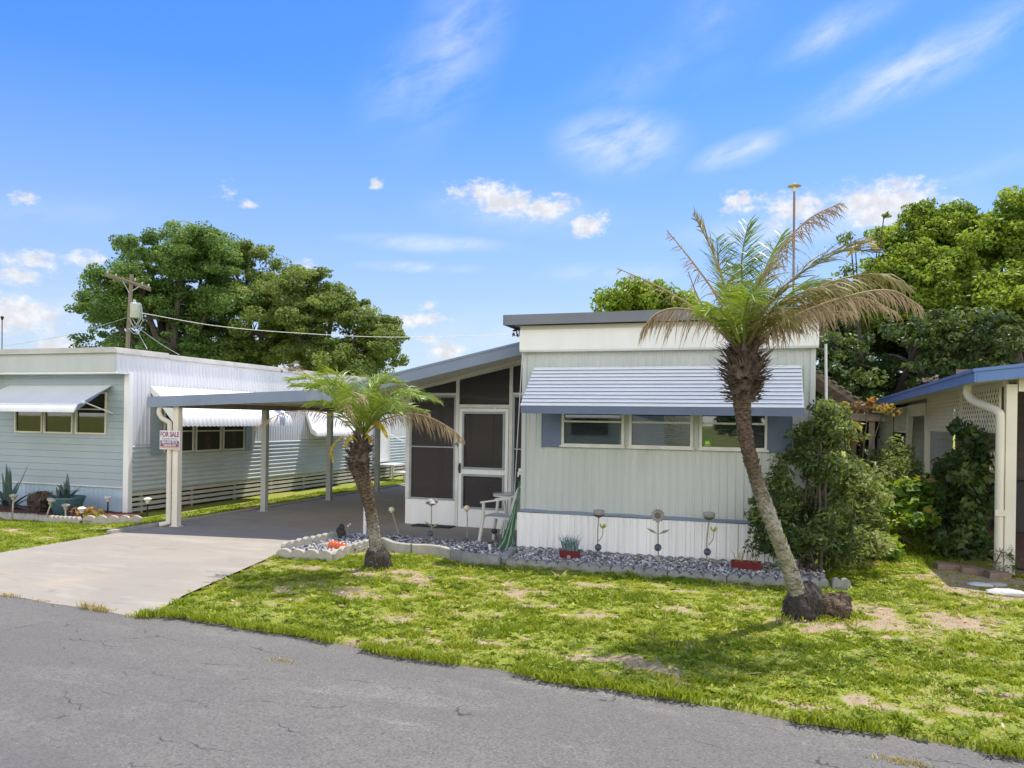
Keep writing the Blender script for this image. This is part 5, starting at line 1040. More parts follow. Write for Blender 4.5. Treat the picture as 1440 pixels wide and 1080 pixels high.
tree('shrub', 'grey brown twiggy bush in front of the ribbed shed wall', 'bush', (5.35, 4.2, -.02), [(5.2, 4.0, .9, .5, .6, .42), (5.5, 4.6, 1.1, .42, .6, .36), (5.3, 4.4, 1.35, .3, .4, .22)], 3800, .05, .22, 'leaf_shrub', .03, wood='twig', asp=.3, nsub=60, tb=(.3, .9))
tree('vine', 'bright broad leaved creeper spilling onto grass before the cream wall', 'vine', (5.35, 2.9, -.02), [(5.1, 2.7, .40, .42, .6, .30), (5.4, 2.8, .70, .34, .5, .30), (4.85, 2.3, .22, .38, .5, .2), (5.45, 2.3, .4, .28, .4, .3), (5.15, 3.4, .6, .4, .5, .35), (4.8, 1.6, .15, .25, .3, .14)], 3000, .075, .2, 'leaf_vine', .015, wood='twig', asp=.55, up=.8, nsub=60, tb=(.2, .9))
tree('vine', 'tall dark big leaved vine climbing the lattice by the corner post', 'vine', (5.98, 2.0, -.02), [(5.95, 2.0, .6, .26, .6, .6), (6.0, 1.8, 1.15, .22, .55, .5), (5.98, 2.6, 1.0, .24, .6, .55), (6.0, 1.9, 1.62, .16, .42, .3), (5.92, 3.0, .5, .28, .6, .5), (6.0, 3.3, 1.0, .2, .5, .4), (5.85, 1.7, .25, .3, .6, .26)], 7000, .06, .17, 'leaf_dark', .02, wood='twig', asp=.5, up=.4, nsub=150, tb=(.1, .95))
tree('vine', 'flowering vine with orange and yellow leaves over the pergola beam', 'vine', (4.7, 4.3, -.02), [(4.5, 4.35, 2.1, .3, .25, .12), (4.95, 4.4, 2.18, .32, .25, .12), (4.3, 4.25, 1.85, .22, .2, .22), (4.7, 4.3, 1.75, .2, .2, .2), (5.2, 4.4, 2.12, .16, .2, .08)], 750, .05, .12, 'leaf_autumn', .012, wood='twig', asp=.5, up=.6, nsub=34, tb=(.15, 1.))

# ------------------------------------------------------------------ poles, lamps, wires
DP = 31
up_ = thing('utility_pole', 'leaning wooden utility pole with crossarms and grey transformer', 'utility pole', (*pt(172, 595, DP).xy, -.1))
ptop, pbot = pt(185, 386, DP), Vector((*pt(171, 597, DP).xy, -.1))
part('pole', 'pole_wood', up_, lambda b: b.tube([pbot, pbot.lerp(ptop, .5), ptop], [.095, .085, .075], 10), True)
for oy in (0, 3.2):
    part('crossarm', 'pole_wood', up_, lambda b: b.bar(pt(148, 384+oy, DP-.15+oy*.09), pt(212, 405+oy, DP-.15+oy*.09), .065, .075))
part('brace', 'cable', up_, lambda b: (b.bar(pt(173, 396, DP-.18), pt(182, 412, DP-.12), .03, .03), b.bar(pt(197, 402, DP-.18), pt(186, 409, DP-.12), .03, .03)))
for x, y in ((151, 384), (163, 388), (190, 394), (200, 399), (209, 402)): part('insulator', 'transformer', up_, lambda b: b.lathe(pt(x, y, DP-.05), [(.02, -.03), (.032, .0), (.026, .03), (.034, .045), (.02, .07)], 8), True)
trf = part('transformer', 'transformer', up_, lambda b: b.lathe(pt(190.5, 447, DP-.25), [(.19, 0), (.205, .02), (.205, .50), (.21, .51), (.21, .55), (.17, .60), (.05, .62)], 16), True)
part('bushing', 'transformer', trf, lambda b: b.lathe(pt(189, 428, DP-.25), [(.05, 0), (.07, .05), (.045, .09), (.06, .14), (.03, .2)], 8), True)
part('bracket', 'cable', up_, lambda b: [b.bar(pt(183, y, DP-.1), pt(188, y, DP-.25), .05, .05) for y in (433, 444)])
def loops(b):
    for (x0, y0, x1, y1, sag) in ((181, 447, 199, 437, 18), (186, 448, 201, 440, 12), (181, 462, 200, 452, 12), (183, 449, 196, 457, 8), (199, 430, 201, 452, 2)):
        b.tube(cat([pt(x0, y0, DP-.2), pt((x0+x1)/2, (y0+y1)/2+sag, DP-.3), pt(x1, y1, DP-.25)], 14), .016, 6)
part('wire_loops', 'cable', up_, loops, True)
def wire(label, p, r, m='cable', name='power_line'):
    tag(part(name, m, None, lambda b: b.tube(cat([pt(*q) for q in p], 40), r, 6), True), label, 'wire')
wire('thick pale overhead wire running right from transformer across the oaks', [(198, 440, DP-.3), (310, 459, DP+1), (430, 469, DP+2.5), (560, 474, DP+4), (760, 470, DP+7)], .014, 'cable_white')
wire('faint overhead wire sagging left from the utility pole', [(178, 447, DP), (120, 464, DP-1), (70, 476, DP-2), (-60, 497, DP-4)], .008)
wire('thin service wire dropping steeply to near roof edge', [(192, 464, DP-.3), (200, 478, 27), (207, 491, 15.5)], .008, 'cable', 'service_wire')
wire('thin service wire slanting down toward rear of white roof', [(196, 462, DP-.3), (222, 481, 27), (252, 499, 19)], .008, 'cable', 'service_wire')
lb = pt(1114, 640, 20); lt = pt(1117, 263, 20)
sl_ = thing('street_lamp', 'tall slim brown lamp post with flat tan disc head above the roof', 'street lamp', (lb.x, lb.y, -.1))
part('post', 'lamp_post', sl_, lambda b: b.tube([(lb.x, lb.y, -.1), lt], [.036, .027], 10), True)
hd = part('lamp_head', 'lamp_tan', sl_, lambda b: b.lathe(lt, [(.04, -.02), (.17, .015), (.175, .03), (.05, .06), (.03, .10)], 18), True)
part('lantern', 'trim_white', hd, lambda b: b.lathe(lt+Vector((0, 0, -.12)), [(.03, 0), (.05, .02), (.055, .1)], 10), True)
lb = pt(2, 640, 40); lt = pt(3, 449, 40)
s2_ = thing('street_lamp', 'distant thin dark lamp post at the left edge above the white parapet', 'street lamp', (lb.x, lb.y, -.1))
part('post', 'black_plastic', s2_, lambda b: b.tube([(lb.x, lb.y, -.1), lt], .022, 8), True)
part('lamp_head', 'black_plastic', s2_, lambda b: b.lathe(lt, [(.03, -.05), (.06, .02), (.09, .12), (.03, .17)], 10), True)

# ------------------------------------------------------------------ edging blocks
def edger_mesh(L, H, T, nsc, m, name='edging_block'):
    "scalloped concrete edging: rounded tops along the length"
    b = MB(); pts = []; k = 8
    for s in range(nsc):
        for j in range(k):
            t = j/k; pts.append((L*(s+t)/nsc-L/2, H-.045+.045*math.sin(math.pi*t)**.6))
    pts.append((L/2, H-.045)); poly = [(-L/2, -.08)]+pts+[(L/2, -.08)]
    poly = [poly[0]]+poly[1:-1][::1]+[poly[-1]]; poly = poly[::-1]
    b.prism([(x, -T/2, z) for x, z in poly], [(x, T/2, z) for x, z in poly])
    return b.build(name, m)
def row(labels, grp, p0, p1, n, H, T, nsc, m, z=0, jit=.012, seed=1, gap=.012):
    rr = random.Random(seed); p0, p1 = Vector(p0), Vector(p1); d = p1-p0; L = d.length/n; src = None
    for k in range(n):
        if src is None: src = edger_mesh(L-gap, H, T, nsc, m); o = src
        else: o = src.copy(); COL.objects.link(o)
        c = p0+d*((k+.5)/n); o.location = (c.x+rr.uniform(-jit, jit), c.y+rr.uniform(-jit, jit), z+rr.uniform(-.008, .008)); o.rotation_euler = (rr.uniform(-.04, .04), rr.uniform(-.02, .02), math.atan2(d.y, d.x)+rr.uniform(-.03, .03))
        tag(o, labels(k, n), 'edging block', grp)
o_ = lambda s: (lambda k, n: s % (ORD[k] if k < n-1 or n == 1 else 'last'))
row(o_('%s grey scalloped edging block from the left along the lawn below the skirting'), 'edging blocks along the lawn below the skirting', (.12, -1.02, 0), (3.55, -1.0, 0), 5, .088, .075, 5, 'edger_grey', seed=2)
row(lambda k, n: '%s rounded edging stone right of the red planter, behind the tall palm' % ORD[k], 'rounded edging stones behind the tall palm', (3.56, -1.0, 0), (4.2, -.9, 0), 3, .115, .08, 2, 'edger_grey', seed=3, gap=.02)
row(o_('%s low scalloped edging block from the left against the foot of the skirting'), 'edging blocks against the skirting', (-.02, -.075, 0), (3.78, -.085, 0), 7, .095, .05, 4, 'edger_grey', seed=4)
row(o_('%s tan scalloped edging block beside the driveway in the front row'), 'front row of tan edging blocks beside the driveway', (-2.80, -1.76, 0), (-2.03, -1.62, 0), 2, .12, .075, 2, 'edger', seed=5)
row(o_('%s tan scalloped edging block in the back row bordering the driveway'), 'back row of tan edging blocks at the driveway', (-2.99, -1.38, 0), (-2.90, -.15, 0), 2, .135, .075, 4, 'edger', seed=6)
row(lambda k, n: 'tan scalloped edging block turning the corner toward the short palm', None, (-2.03, -1.62, 0), (-2.12, -1.12, 0), 1, .12, .075, 2, 'edger', seed=7)
row(lambda k, n: 'long plain tan edging block running behind the short palm trunk', None, (-2.12, -1.11, 0), (-2.10, -.25, 0), 1, .125, .075, 6, 'edger', seed=8)
row(lambda k, n: 'grey edging block closing the left end of the skirting bed', None, (.10, -1.0, 0), (.0, -.30, 0), 1, .12, .075, 4, 'edger_grey', seed=9)
def curved(label, pts, H=.115, T=.07, m='edger'):
    C = cat(pts, 16); b = MB(); vs = []
    for i, c in enumerate(C):
        t = (C[min(i+1, 16)]-C[max(i-1, 0)]).normalized(); nrm = Vector((-t.y, t.x, 0)); vs += [c-nrm*T/2+Vector((0, 0, -.08)), c-nrm*T/2+Vector((0, 0, H-.01)), c-nrm*T*.3+Vector((0, 0, H)), c+nrm*T*.3+Vector((0, 0, H)), c+nrm*T/2+Vector((0, 0, H-.01)), c+nrm*T/2+Vector((0, 0, -.08))]
    b.add(vs, [(i*6+j, i*6+(j+1) % 6, (i+1)*6+(j+1) % 6, (i+1)*6+j) for i in range(16) for j in range(6)]+[tuple(range(6)), tuple(range(96, 102))[::-1]])
    tag(b.build('edging_block', m), label, 'edging block', 'wavy edging pieces round the gravel bed')
curved('smooth wavy tan edging piece right beside the short palm trunk', [(-2.02, -.30, 0), (-1.88, -.42, 0), (-1.65, -.62, 0), (-1.38, -.68, 0)])
curved('middle smooth wavy edging piece between palm and skirting bed', [(-1.36, -.68, 0), (-1.15, -.62, 0), (-.92, -.68, 0), (-.70, -.84, 0)])
curved('greyish smooth edging piece meeting the corner of the skirting bed', [(-.68, -.85, 0), (-.45, -1.0, 0), (-.2, -1.06, 0), (.06, -1.08, 0)], m='edger_grey')
row(o_('%s weathered scalloped edging block from the left in front of the agave bed'), 'edging blocks of the agave bed', (-11.2, -.42, 0), (-7.75, -.28, 0), 7, .10, .075, 5, 'edger', seed=10)
row(lambda k, n: 'long pale edging block at the corner of the agave bed near the drive', None, (-7.72, -.27, 0), (-6.85, .12, 0), 1, .12, .08, 5, 'edger', seed=11)

# ------------------------------------------------------------------ garden ornaments
def stake(name, label, base, top, head, panel=None, leaves=None, grp='decorative garden stakes', bend=0.):
    base, top = Vector(base), Vector(top); t = thing(name, label, 'garden stake', base, grp); m = base.lerp(top, .5)+Vector((bend, 0, 0))
    C = cat([base, m, top], 12); part('stem', 'stake_metal', t, lambda b: b.tube(C, .009, 6), True)
    if panel is not None:
        p = base.lerp(top, panel)
        part('solar_panel', 'navy_solar', t, lambda b: b.lathe(p+Vector((0, -.03, 0)), [(.02, -.012), (.045, -.006), (.047, .004), (.02, .012)], 14, (0, -1, .25)), True)
    head(t, top)
    if leaves:
        for (k, sx) in leaves:
            p = base.lerp(top, k)
            part('leaf', 'stake_metal', t, lambda b: b.add([p, p+Vector((sx*.05, -.01, .055)), p+Vector((sx*.115, 0, .075)), p+Vector((sx*.075, .012, .028))], [(0, 1, 2), (0, 2, 3)]))
    return t
def rose(t, p):
    def f(b):
        b.ball(p, .05, 12, .9, .1, 3)
        for i in range(12):
            a = i*2.4; r = .035+.003*i; c = p+Vector((r*math.cos(a), r*math.sin(a), .018*math.sin(i)+.005)); b.lathe(c, [(.004, -.02), (.026, .0), (.034, .028), (.03, .03)], 8, (math.cos(a)*.6, math.sin(a)*.6, .8))
    part('flower_head', 'petal_grey', t, f, True)
def balltop(t, p): part('flower_head', 'ball_cream', t, lambda b: (b.ball(p, .045, 12, 1, .06, 2), b.lathe(p+Vector((0, 0, -.055)), [(.008, 0), (.03, .015)], 8)), True)
def tulip(t, p):
    part('flower_head', 'petal_grey', t, lambda b: b.lathe(p+Vector((0, 0, -.04)), [(.012, 0), (.05, .02), (.075, .055), (.078, .085), (.066, .098)], 16), True)
    part('flower_cup', 'petal_dark', t, lambda b: b.lathe(p+Vector((0, 0, -.046)), [(.01, 0), (.053, .02), (.0735, .044)], 16), True)
    q = p+Vector((.062, -.02, -.16)); part('bud_stem', 'stake_metal', t, lambda b: b.tube(cat([p+Vector((0, 0, -.36)), p+Vector((.055, -.01, -.27)), q], 8), .006, 5), True)
    def bud(b):
        for i in range(5):
            a = i*1.257; b.add([q+Vector((0, 0, -.03)), q+Vector((.04*math.cos(a-.5), .04*math.sin(a-.5), .0)), q+Vector((.05*math.cos(a), .05*math.sin(a), .05)), q+Vector((.04*math.cos(a+.5), .04*math.sin(a+.5), .0))], [(0, 1, 2, 3)])
    part('bud', 'bud_yellow', t, bud)
def sunfl(t, p):
    def pet(b):
        for ring_, (n_, r0, r1, off) in enumerate(((14, .035, .098, 0), (12, .03, .075, .2))):
            for i in range(n_):
                a = i*6.283/n_+off; u = Vector((math.cos(a), -.12, math.sin(a))); s = Vector((-math.sin(a), 0, math.cos(a))); y = Vector((0, -.012*ring_, 0))
                b.add([p+u*r0-s*.010+y, p+u*r0+s*.010+y, p+u*(r0+r1)*.5+s*.017+y, p+u*r1+y+Vector((0, -.012, 0)), p+u*(r0+r1)*.5-s*.017+y], [(0, 1, 2, 3, 4)])
    part('petals', 'petal_grey', t, pet); part('flower_centre', 'petal_dark', t, lambda b: b.lathe(p+Vector((0, -.012, 0)), [(.042, 0), (.038, .015), (.01, .022)], 14, (0, -1, 0)), True)
def panel_low(t, p, m='black_plastic'): pass
stake('garden_stake', 'grey metal rose stake standing on gravel in front of the porch wall', (-1.34, -.10, 0), (-1.343, -.10, .63), rose, .30, [(.42, 1), (.45, -1)])
stake('garden_stake', 'leaning cream ball stake near the short palm trunk', (-2.06, .33, 0), (-2.21, .33, .44), balltop, .05)
stake('garden_stake', 'upright pale ball stake left of the white chair', (-.945, .30, 0), (-.95, .30, .53), balltop, .08, bend=.01)
stake('garden_stake', 'left tulip stake with pale yellow bud against the white skirting', (1.19, -.33, 0), (1.183, -.33, .62), tulip, .30, bend=-.015)
stake('garden_stake', 'sunflower stake with two leaves between the two tulip stakes', (2.0, -.52, 0), (1.985, -.52, .67), sunfl, .40, [(.64, 1.3), (.64, -1.3)])
stake('garden_stake', 'right tulip stake with bright yellow bud near the dark shrub', (2.58, -.30, 0), (2.60, -.30, .66), tulip, .33, bend=-.015)
t = thing('solar_light', 'small dark knob solar light leaning by the green hose', 'solar light', (-.30, .02, 0))
part('stem', 'black_plastic', t, lambda b: b.tube([(-.30, .02, 0), (-.42, .06, .24)], .010, 6)); part('lamp_head', 'black_plastic', t, lambda b: b.ball((-.42, .06, .25), .045, 10, .9, .1, 4), True)
t = thing('solar_light', 'fallen white plastic light tube beside the green hose', 'solar light', (-.38, -.22, .02))
part('tube', 'solar_white', t, lambda b: b.tube([(-.38, -.22, .02), (-.40, -.21, .11)], .022, 8), True); part('cap', 'black_plastic', t, lambda b: b.lathe((-.40, -.21, .112), [(.026, 0), (.03, .012), (.01, .02)], 10), True)
# red planters
def planter(label, c, L, m, bl, n, hh, lean, grp='dark red rectangular planters'):
    c = Vector(c); t = thing('planter', label, 'planter', c, grp)
    def box(b):
        a = [(-L/2+.02, -.055), (L/2-.02, -.055), (L/2-.02, .055), (-L/2+.02, .055)]; e = [(-L/2, -.075), (L/2, -.075), (L/2, .075), (-L/2, .075)]; i2 = [(-L/2+.012, -.063), (L/2-.012, -.063), (L/2-.012, .063), (-L/2+.012, .063)]
        P = lambda l, z: [c+Vector((x, y, z)) for x, y in l]
        vs = P(a, .0)+P(e, .155)+P(i2, .155)+P(i2, .125); b.add(vs, [(3, 2, 1, 0), (12, 13, 14, 15)]+[(k*4+j, k*4+(j+1) % 4, k*4+4+(j+1) % 4, k*4+4+j) for k in range(3) for j in range(4)])
    part('pot', m, t, box)
    x = c.x+rng.uniform(-L*.4, L*.4, n); y = c.y+rng.uniform(-.05, .05, n)
    co, qd, ti = blades(x, y, np.full(n, c.z+.12), rng.uniform(.5, 1.1, n)*hh, np.full(n, .005), rng.uniform(.1, 1, n), lean); o = tri_fix('plant', co, qd, ti, bl, t); return t
t = planter('dark red planter with spiky blue green leaves on the stone chips', (.845, -.52, .0), .26, 'red_pot', 'blue_blades', 150, .26, .75)
part('pot_label', 'petal_grey', t, lambda b: b.box(.845-.02, .845+.025, -.592, -.589, .05, .095))
planter('dark red planter with dry straw blades beside the dark shrub', (3.06, -.45, .0), .36, 'red_pot', 'dry_grass', 26, .24, 1.1)
# orange ornament, stone, sprig
t = thing('garden_ornament', 'glossy orange segmented ornament lying on the pale gravel', 'ornament', (-2.45, -1.0, .02))
part('body', 'orange_glass', t, lambda b: [b.ball((-2.42+.062*k, -1.02-.01*k, .075), .062-.006*(k > 2), 12, 1.05, .02, k) for k in range(4)], True)
part('tail', 'solar_tan', t, lambda b: b.tube(cat([(-2.44, -1.0, .06), (-2.54, -.98, .06), (-2.62, -.97, .05)], 8), [.06, .058, .055, .05, .048, .045, .042, .04, .035], 10), True)
t = part('stone_statue', 'root_mass', None, lambda b: (lump(b, (-2.86, -.08, .08), .075, .07, .11, 14, 9, 21, .14), lump(b, (-2.83, -.10, .19), .045, .045, .05, 12, 8, 22, .12)), True); tag(t, 'small dark rough stone figure at the end of the back edging row', 'statue')
t = thing('white_flower', 'single white flower sprig standing above the gravel by the driveway', 'flower', (-2.72, -.12, .0))
part('stem', 'stake_metal', t, lambda b: b.tube(cat([(-2.72, -.12, 0), (-2.72, -.12, .12), (-2.69, -.12, .24)], 8), .004, 5)); part('petals', 'solar_white', t, lambda b: (b.ball((-2.70, -.13, .22), .02, 8, .7, .2, 1), b.ball((-2.67, -.13, .25), .016, 8, .7, .2, 2)))
# resin chair, bistro table, hose
ch = thing('patio_chair', 'white resin armchair with slatted back standing beside the green hose', 'chair', (-.40, .75, 0))
CH = Matrix.Translation((-.47, .56, 0)) @ Matrix.Rotation(R(90-4), 4, 'Z')   # local: +y is the sitter's front
ct = lambda x, y, z: tuple(CH @ Vector((x, y, z)))
part('seat', 'resin_chair', ch, lambda b: b.prism([ct(-.22, .22, .40), ct(.22, .22, .40), ct(.19, -.22, .385), ct(-.19, -.22, .385)], [ct(-.22, .24, .425), ct(.22, .24, .425), ct(.19, -.22, .41), ct(-.19, -.22, .41)]))
for sx in (-1, 1):
    part('leg', 'resin_chair', ch, lambda b: b.tube(cat([ct(sx*.27, .27, 0), ct(sx*.25, .235, .25), ct(sx*.25, .21, .42), ct(sx*.265, .20, .62)], 12), [.026]*6+[.024]*7, 8), True)
    part('leg', 'resin_chair', ch, lambda b: b.tube(cat([ct(sx*.25, -.30, 0), ct(sx*.215, -.24, .22), ct(sx*.20, -.22, .40)], 10), .026, 8), True)
    part('armrest', 'resin_chair', ch, lambda b: b.prism([ct(sx*.24, .24, .615), ct(sx*.30, .24, .615), ct(sx*.27, -.24, .70), ct(sx*.215, -.24, .70)], [ct(sx*.24, .24, .64), ct(sx*.30, .24, .64), ct(sx*.27, -.24, .725), ct(sx*.215, -.24, .725)]))
def back(b):
    C = cat([ct(-.20, -.22, .40), ct(-.235, -.27, .65), ct(-.19, -.33, .85), ct(0, -.35, .91), ct(.19, -.33, .85), ct(.235, -.27, .65), ct(.20, -.22, .40)], 36); b.tube(C, .022, 8)
    for k in range(7):
        x = -.15+.05*k; zt2 = .905-.9*x*x*2; b.prism([ct(x-.015, -.225, .41), ct(x+.015, -.225, .41), ct(x+.015, -.235, .41), ct(x-.015, -.235, .41)], [ct(x*1.1-.015, -.335, zt2-.02), ct(x*1.1+.015, -.335, zt2-.02), ct(x*1.1+.015, -.345, zt2-.02), ct(x*1.1-.015, -.345, zt2-.02)])
part('backrest', 'resin_chair', ch, back, True)
tb = thing('bistro_table', 'small round white table between the door and the chair', 'table', (-.60, 1.25, 0))
part('tabletop', 'glass_table', tb, lambda b: b.lathe((-.60, 1.25, .665), [(.255, 0), (.27, .005), (.27, .02), (.25, .024)], 28), True)
part('rim', 'solar_white', tb, lambda b: b.lathe((-.60, 1.25, .64), [(.235, 0), (.262, .003), (.262, .022), (.235, .024)], 28), True)
for a in (0.4, 2.5, 4.6):
    part('leg', 'solar_white', tb, lambda b: b.tube(cat([(-.60+.20*math.cos(a), 1.25+.20*math.sin(a), .64), (-.60+.12*math.cos(a), 1.25+.12*math.sin(a), .35), (-.60+.24*math.cos(a), 1.25+.24*math.sin(a), 0)], 10), .017, 8), True)
def hose_(b):
    rr = random.Random(4)
    for k in range(9):
        b.use('hose_pale' if k in (3, 7) else 'hose'); o = rr.uniform(-.015, .015); f = k/8
        b.tube(cat([(-.03+o*.3, -.02, .99-.10*f*f), (-.045-.02*f, -.05-.02*f, .74-.05*f), (-.06-.09*f+o, -.08-.03*f, .42), (-.07-.17*f+o, -.10-.02*f, .16), (-.09-.20*f, -.13-.06*f, .035), (-.02-.10*f, -.22-.05*f, .03), (.0-.06*f, -.12, .08)], 26), .0095, 6)
tag(part('garden_hose', None, None, hose_, True), 'green garden hose hanging in long loops at the house corner', 'hose')
tag(part('hose_bib', 'solar_white', None, lambda b: (b.box(-.045, -.011, -.02, .05, 1.08, 1.17), b.tube([(-.03, -.02, 1.12), (-.03, -.07, 1.12), (-.03, -.08, 1.06)], .012, 6))), 'small white tap box on the left corner of the white home', 'tap')

# agave bed by the left neighbour
mb_ = MB(); nX, nY = 34, 10; vs = []
for i in range(nX+1):
    for j in range(nY+1): vs.append((-11.6+4.05*i/nX*(1-.0*j), -.36+1.3*j/nY+.05*(i/nX), .015+.03*random.random()))
mb_.add(vs, [(i*(nY+1)+j, (i+1)*(nY+1)+j, (i+1)*(nY+1)+j+1, i*(nY+1)+j+1) for i in range(nX) for j in range(nY)]); tag(mb_.build('mulch_bed', 'mulch'), 'reddish brown mulch in the planting bed before the pale blue skirting', 'mulch', kind='stuff')
def agave(parent, c, n, L, seed, m='agave', wd=.055, nm='rosette'):
    rr = random.Random(seed); vs, fs, ti = [], [], []
    for i in range(n):
        a = i*2.4+rr.uniform(-.3, .3); e = R(85-70*(i/n)+rr.uniform(-8, 8)); l = L*rr.uniform(.75, 1.15); p = Vector(c); d = Vector((math.cos(a)*math.cos(e), math.sin(a)*math.cos(e), math.sin(e))); s = Vector((-math.sin(a), math.cos(a), 0)); o = len(vs)
        for k in range(8):
            t_ = k/7; ww = wd*(1-t_)**.7*(.6+1.2*min(t_*3, 1)*.5); nn_ = s.cross(d).normalized(); vs += [p+s*ww+nn_*ww*.35, p, p-s*ww+nn_*ww*.35]; ti += [min(1, .3+.5*rr.random()*t_+.1)]*3
            d = (d+Vector((0, 0, -.10*(1 if e < 1.2 else .2)*(1+t_)))).normalized(); p = p+d*l/7
        for k in range(7):
            for q_ in (0, 1): fs.append((o+3*k+q_, o+3*k+q_+1, o+3*k+4+q_, o+3*k+3+q_))
    return npmesh(nm, np.array([tuple(v) for v in vs]), np.array(fs), m, parent, ti)
ag = thing('agave', 'large blue green agave with arching leaves growing in the mulch bed', 'agave', (-10.35, .45, 0)); agave(ag, (-10.35, .45, .03), 16, .85, 3)
part('base', 'brown_clump', ag, lambda b: lump(b, (-10.35, .45, .04), .2, .2, .10, 12, 6, 3, .2))
ag2 = thing('agave', 'small agave half cut off at the left picture edge', 'agave', (-10.95, .3, 0)); agave(ag2, (-10.95, .3, .03), 12, .42, 5); part('base', 'brown_clump', ag2, lambda b: lump(b, (-10.95, .3, .03), .12, .12, .06, 10, 6, 4, .2))
tpz = thing('planter', 'round teal bowl planter holding a spiky agave', 'planter', (-8.85, .40, 0))
part('pot', 'teal_pot', tpz, lambda b: b.lathe((-8.85, .40, .0), [(.16, 0), (.20, .02), (.27, .2), (.30, .30), (.315, .305), (.315, .34), (.285, .34), (.275, .30), (.05, .29)], 20), True)
agave(tpz, (-8.82, .38, .30), 11, .45, 8, nm='plant'); agave(tpz, (-9.0, .4, .30), 7, .3, 9, nm='plant')
bcn = thing('dry_fern', 'rounded dry brown fern clump left of the teal bowl', 'plant', (-9.45, .38, 0)); part('pot', 'brown_clump', bcn, lambda b: (b.lathe((-9.45, .38, 0), [(.13, 0), (.2, .2), (.22, .22)], 14), lump(b, (-9.45, .38, .22), .24, .22, .17, 16, 9, 11, .2)))
x = -9.45+rng.normal(0, .1, 160); y = .38+rng.normal(0, .09, 160); co, qd, ti = blades(x, y, np.full(160, .25), rng.uniform(.1, .22, 160), np.full(160, .007), rng.uniform(0, .3, 160), 1.3); tri_fix('fronds', co, qd, ti, 'frond_dead', bcn)
x = rng.normal(-7.9, .22, 90); y = rng.normal(.15, .08, 90); cl = thing('croton', 'low yellow and orange leaved plant near the white corner trim', 'plant', (-7.95, .15, 0)); co, f_, ti = leaves_np([(-7.95, .15, .10, .35, .14, .08)], 240, .05, .1, asp=.3, nsub=12, tb=(.3, 1)); npmesh('leaves', co, f_, 'leaf_autumn', cl, ti)
SLT = [((-9.62, -.05), (.0, .02), .34, 'solar_tan', 'upright tan path light in front of the big agave'), ((-8.72, -.14), (.12, .0), .32, 'solar_tan', 'tan path light leaning right beside the brown fern'), ((-7.92, -.12), (0, 0), .20, 'solar_white', 'white capped path light in front of the teal bowl'), ((-8.42, .0), (0, 0), .22, 'solar_tan', 'short thin rusty path light between fern and teal bowl'), ((-8.25, .75), (0, 0), .30, 'solar_white', 'white capped path light beside the white corner trim'), ((-7.4, .82), (0, 0), .30, 'solar_white', 'white ball path light on the grass beside the slatted base')]
for (x, y), (lx, ly), h, m, lab in SLT:
    t = thing('path_light', lab, 'path light', (x, y, 0), 'solar path lights by the left neighbour'); tp_ = Vector((x+lx, y+ly, h))
    part('stem', m if m == 'solar_tan' else 'black_plastic', t, lambda b: b.tube([(x, y, 0), tp_-Vector((0, 0, .05))], .014, 6), True); ax = (tp_-Vector((x, y, 0))).normalized()
    hd = part('lamp_head', m, t, lambda b: b.lathe(tp_-ax*.06, [(.028, 0), (.045, .05), (.07, .07), (.072, .085), (.03, .11)], 12, ax), True)
# stones by the cream house
def stone(label, c, rx, ry, rz, m, seed, name='stepping_stone'): tag(part(name, m, None, lambda b: lump(b, c, rx, ry, rz, 16, 8, seed, .07), True), label, 'stone', 'stones by the cream house')
stone('flat pale white stone slab on the grass below the corner post', (5.84, -.50, .01), .21, .12, .045, 'stone_white', 31)
stone('cracked grey paving fragment left of the white slab', (5.68, -.06, .0), .14, .09, .03, 'stone_white', 32)
stone('small grey paving chip near the corner post base', (5.86, .02, .0), .12, .06, .03, 'edger', 33)
for k, (c, a, lab) in enumerate((((5.52, .93, .03), .1, 'reddish paving brick at the left end under the dark vine'), ((5.80, .78, .02), -.25, 'middle reddish paving brick under the dark vine'), ((6.02, .60, .02), .2, 'reddish paving brick nearest the corner post'))):
    o = part('paving_brick', 'stone_red', None, lambda b: b.prism([(-.13, -.085, -.05), (.13, -.085, -.05), (.13, .085, -.05), (-.13, .085, -.05)], [(-.12, -.075, .04), (.125, -.08, .045), (.12, .075, .04), (-.125, .08, .042)])); o.location = c; o.rotation_euler = (.04, .03, a); tag(o, lab, 'brick', 'reddish bricks under the dark vine')
# dry tufts and litter
TU = [((-4.12, -4.46), 60, .05, 'dry_grass', 'small dry grass tuft at the left edge of the picture on the drive lip'), ((-3.62, -4.50), 40, .03, 'dry_grass', 'flattened pale dry grass tuft on the drive lip'), ((-2.98, -4.55), 70, .09, 'dry_grass', 'wispy dry grass tuft with tall seed stalks on the drive lip'), ((-2.80, -4.58), 130, .06, 'dry_grass', 'fullest yellow grass tuft on the lip of the drive'), ((-2.28, -4.62), 130, .045, 'grass_blade', 'small green grass tuft where the drive meets the lawn corner'), ((-.25, -5.25), 60, .03, 'dry_grass', 'dry grass scrap lying on the asphalt near the lawn edge'), ((4.05, -5.55), 120, .03, 'dry_grass', 'tan dry leaf clump lying on the asphalt at right')]
for (x0, y0), n, h, m, lab in TU:
    t = thing('grass_tuft', lab, 'grass tuft', (x0, y0, -.05), 'tufts along the road edge'); x = rng.normal(x0, .07, n); y = rng.normal(y0, .025, n)
    co, qd, ti = blades(x, y, np.full(n, -.055), rng.uniform(.5, 1.2, n)*h, np.full(n, .004), rng.uniform(.2, .9, n), 1.2); tri_fix('blades', co, qd, ti, m, t)
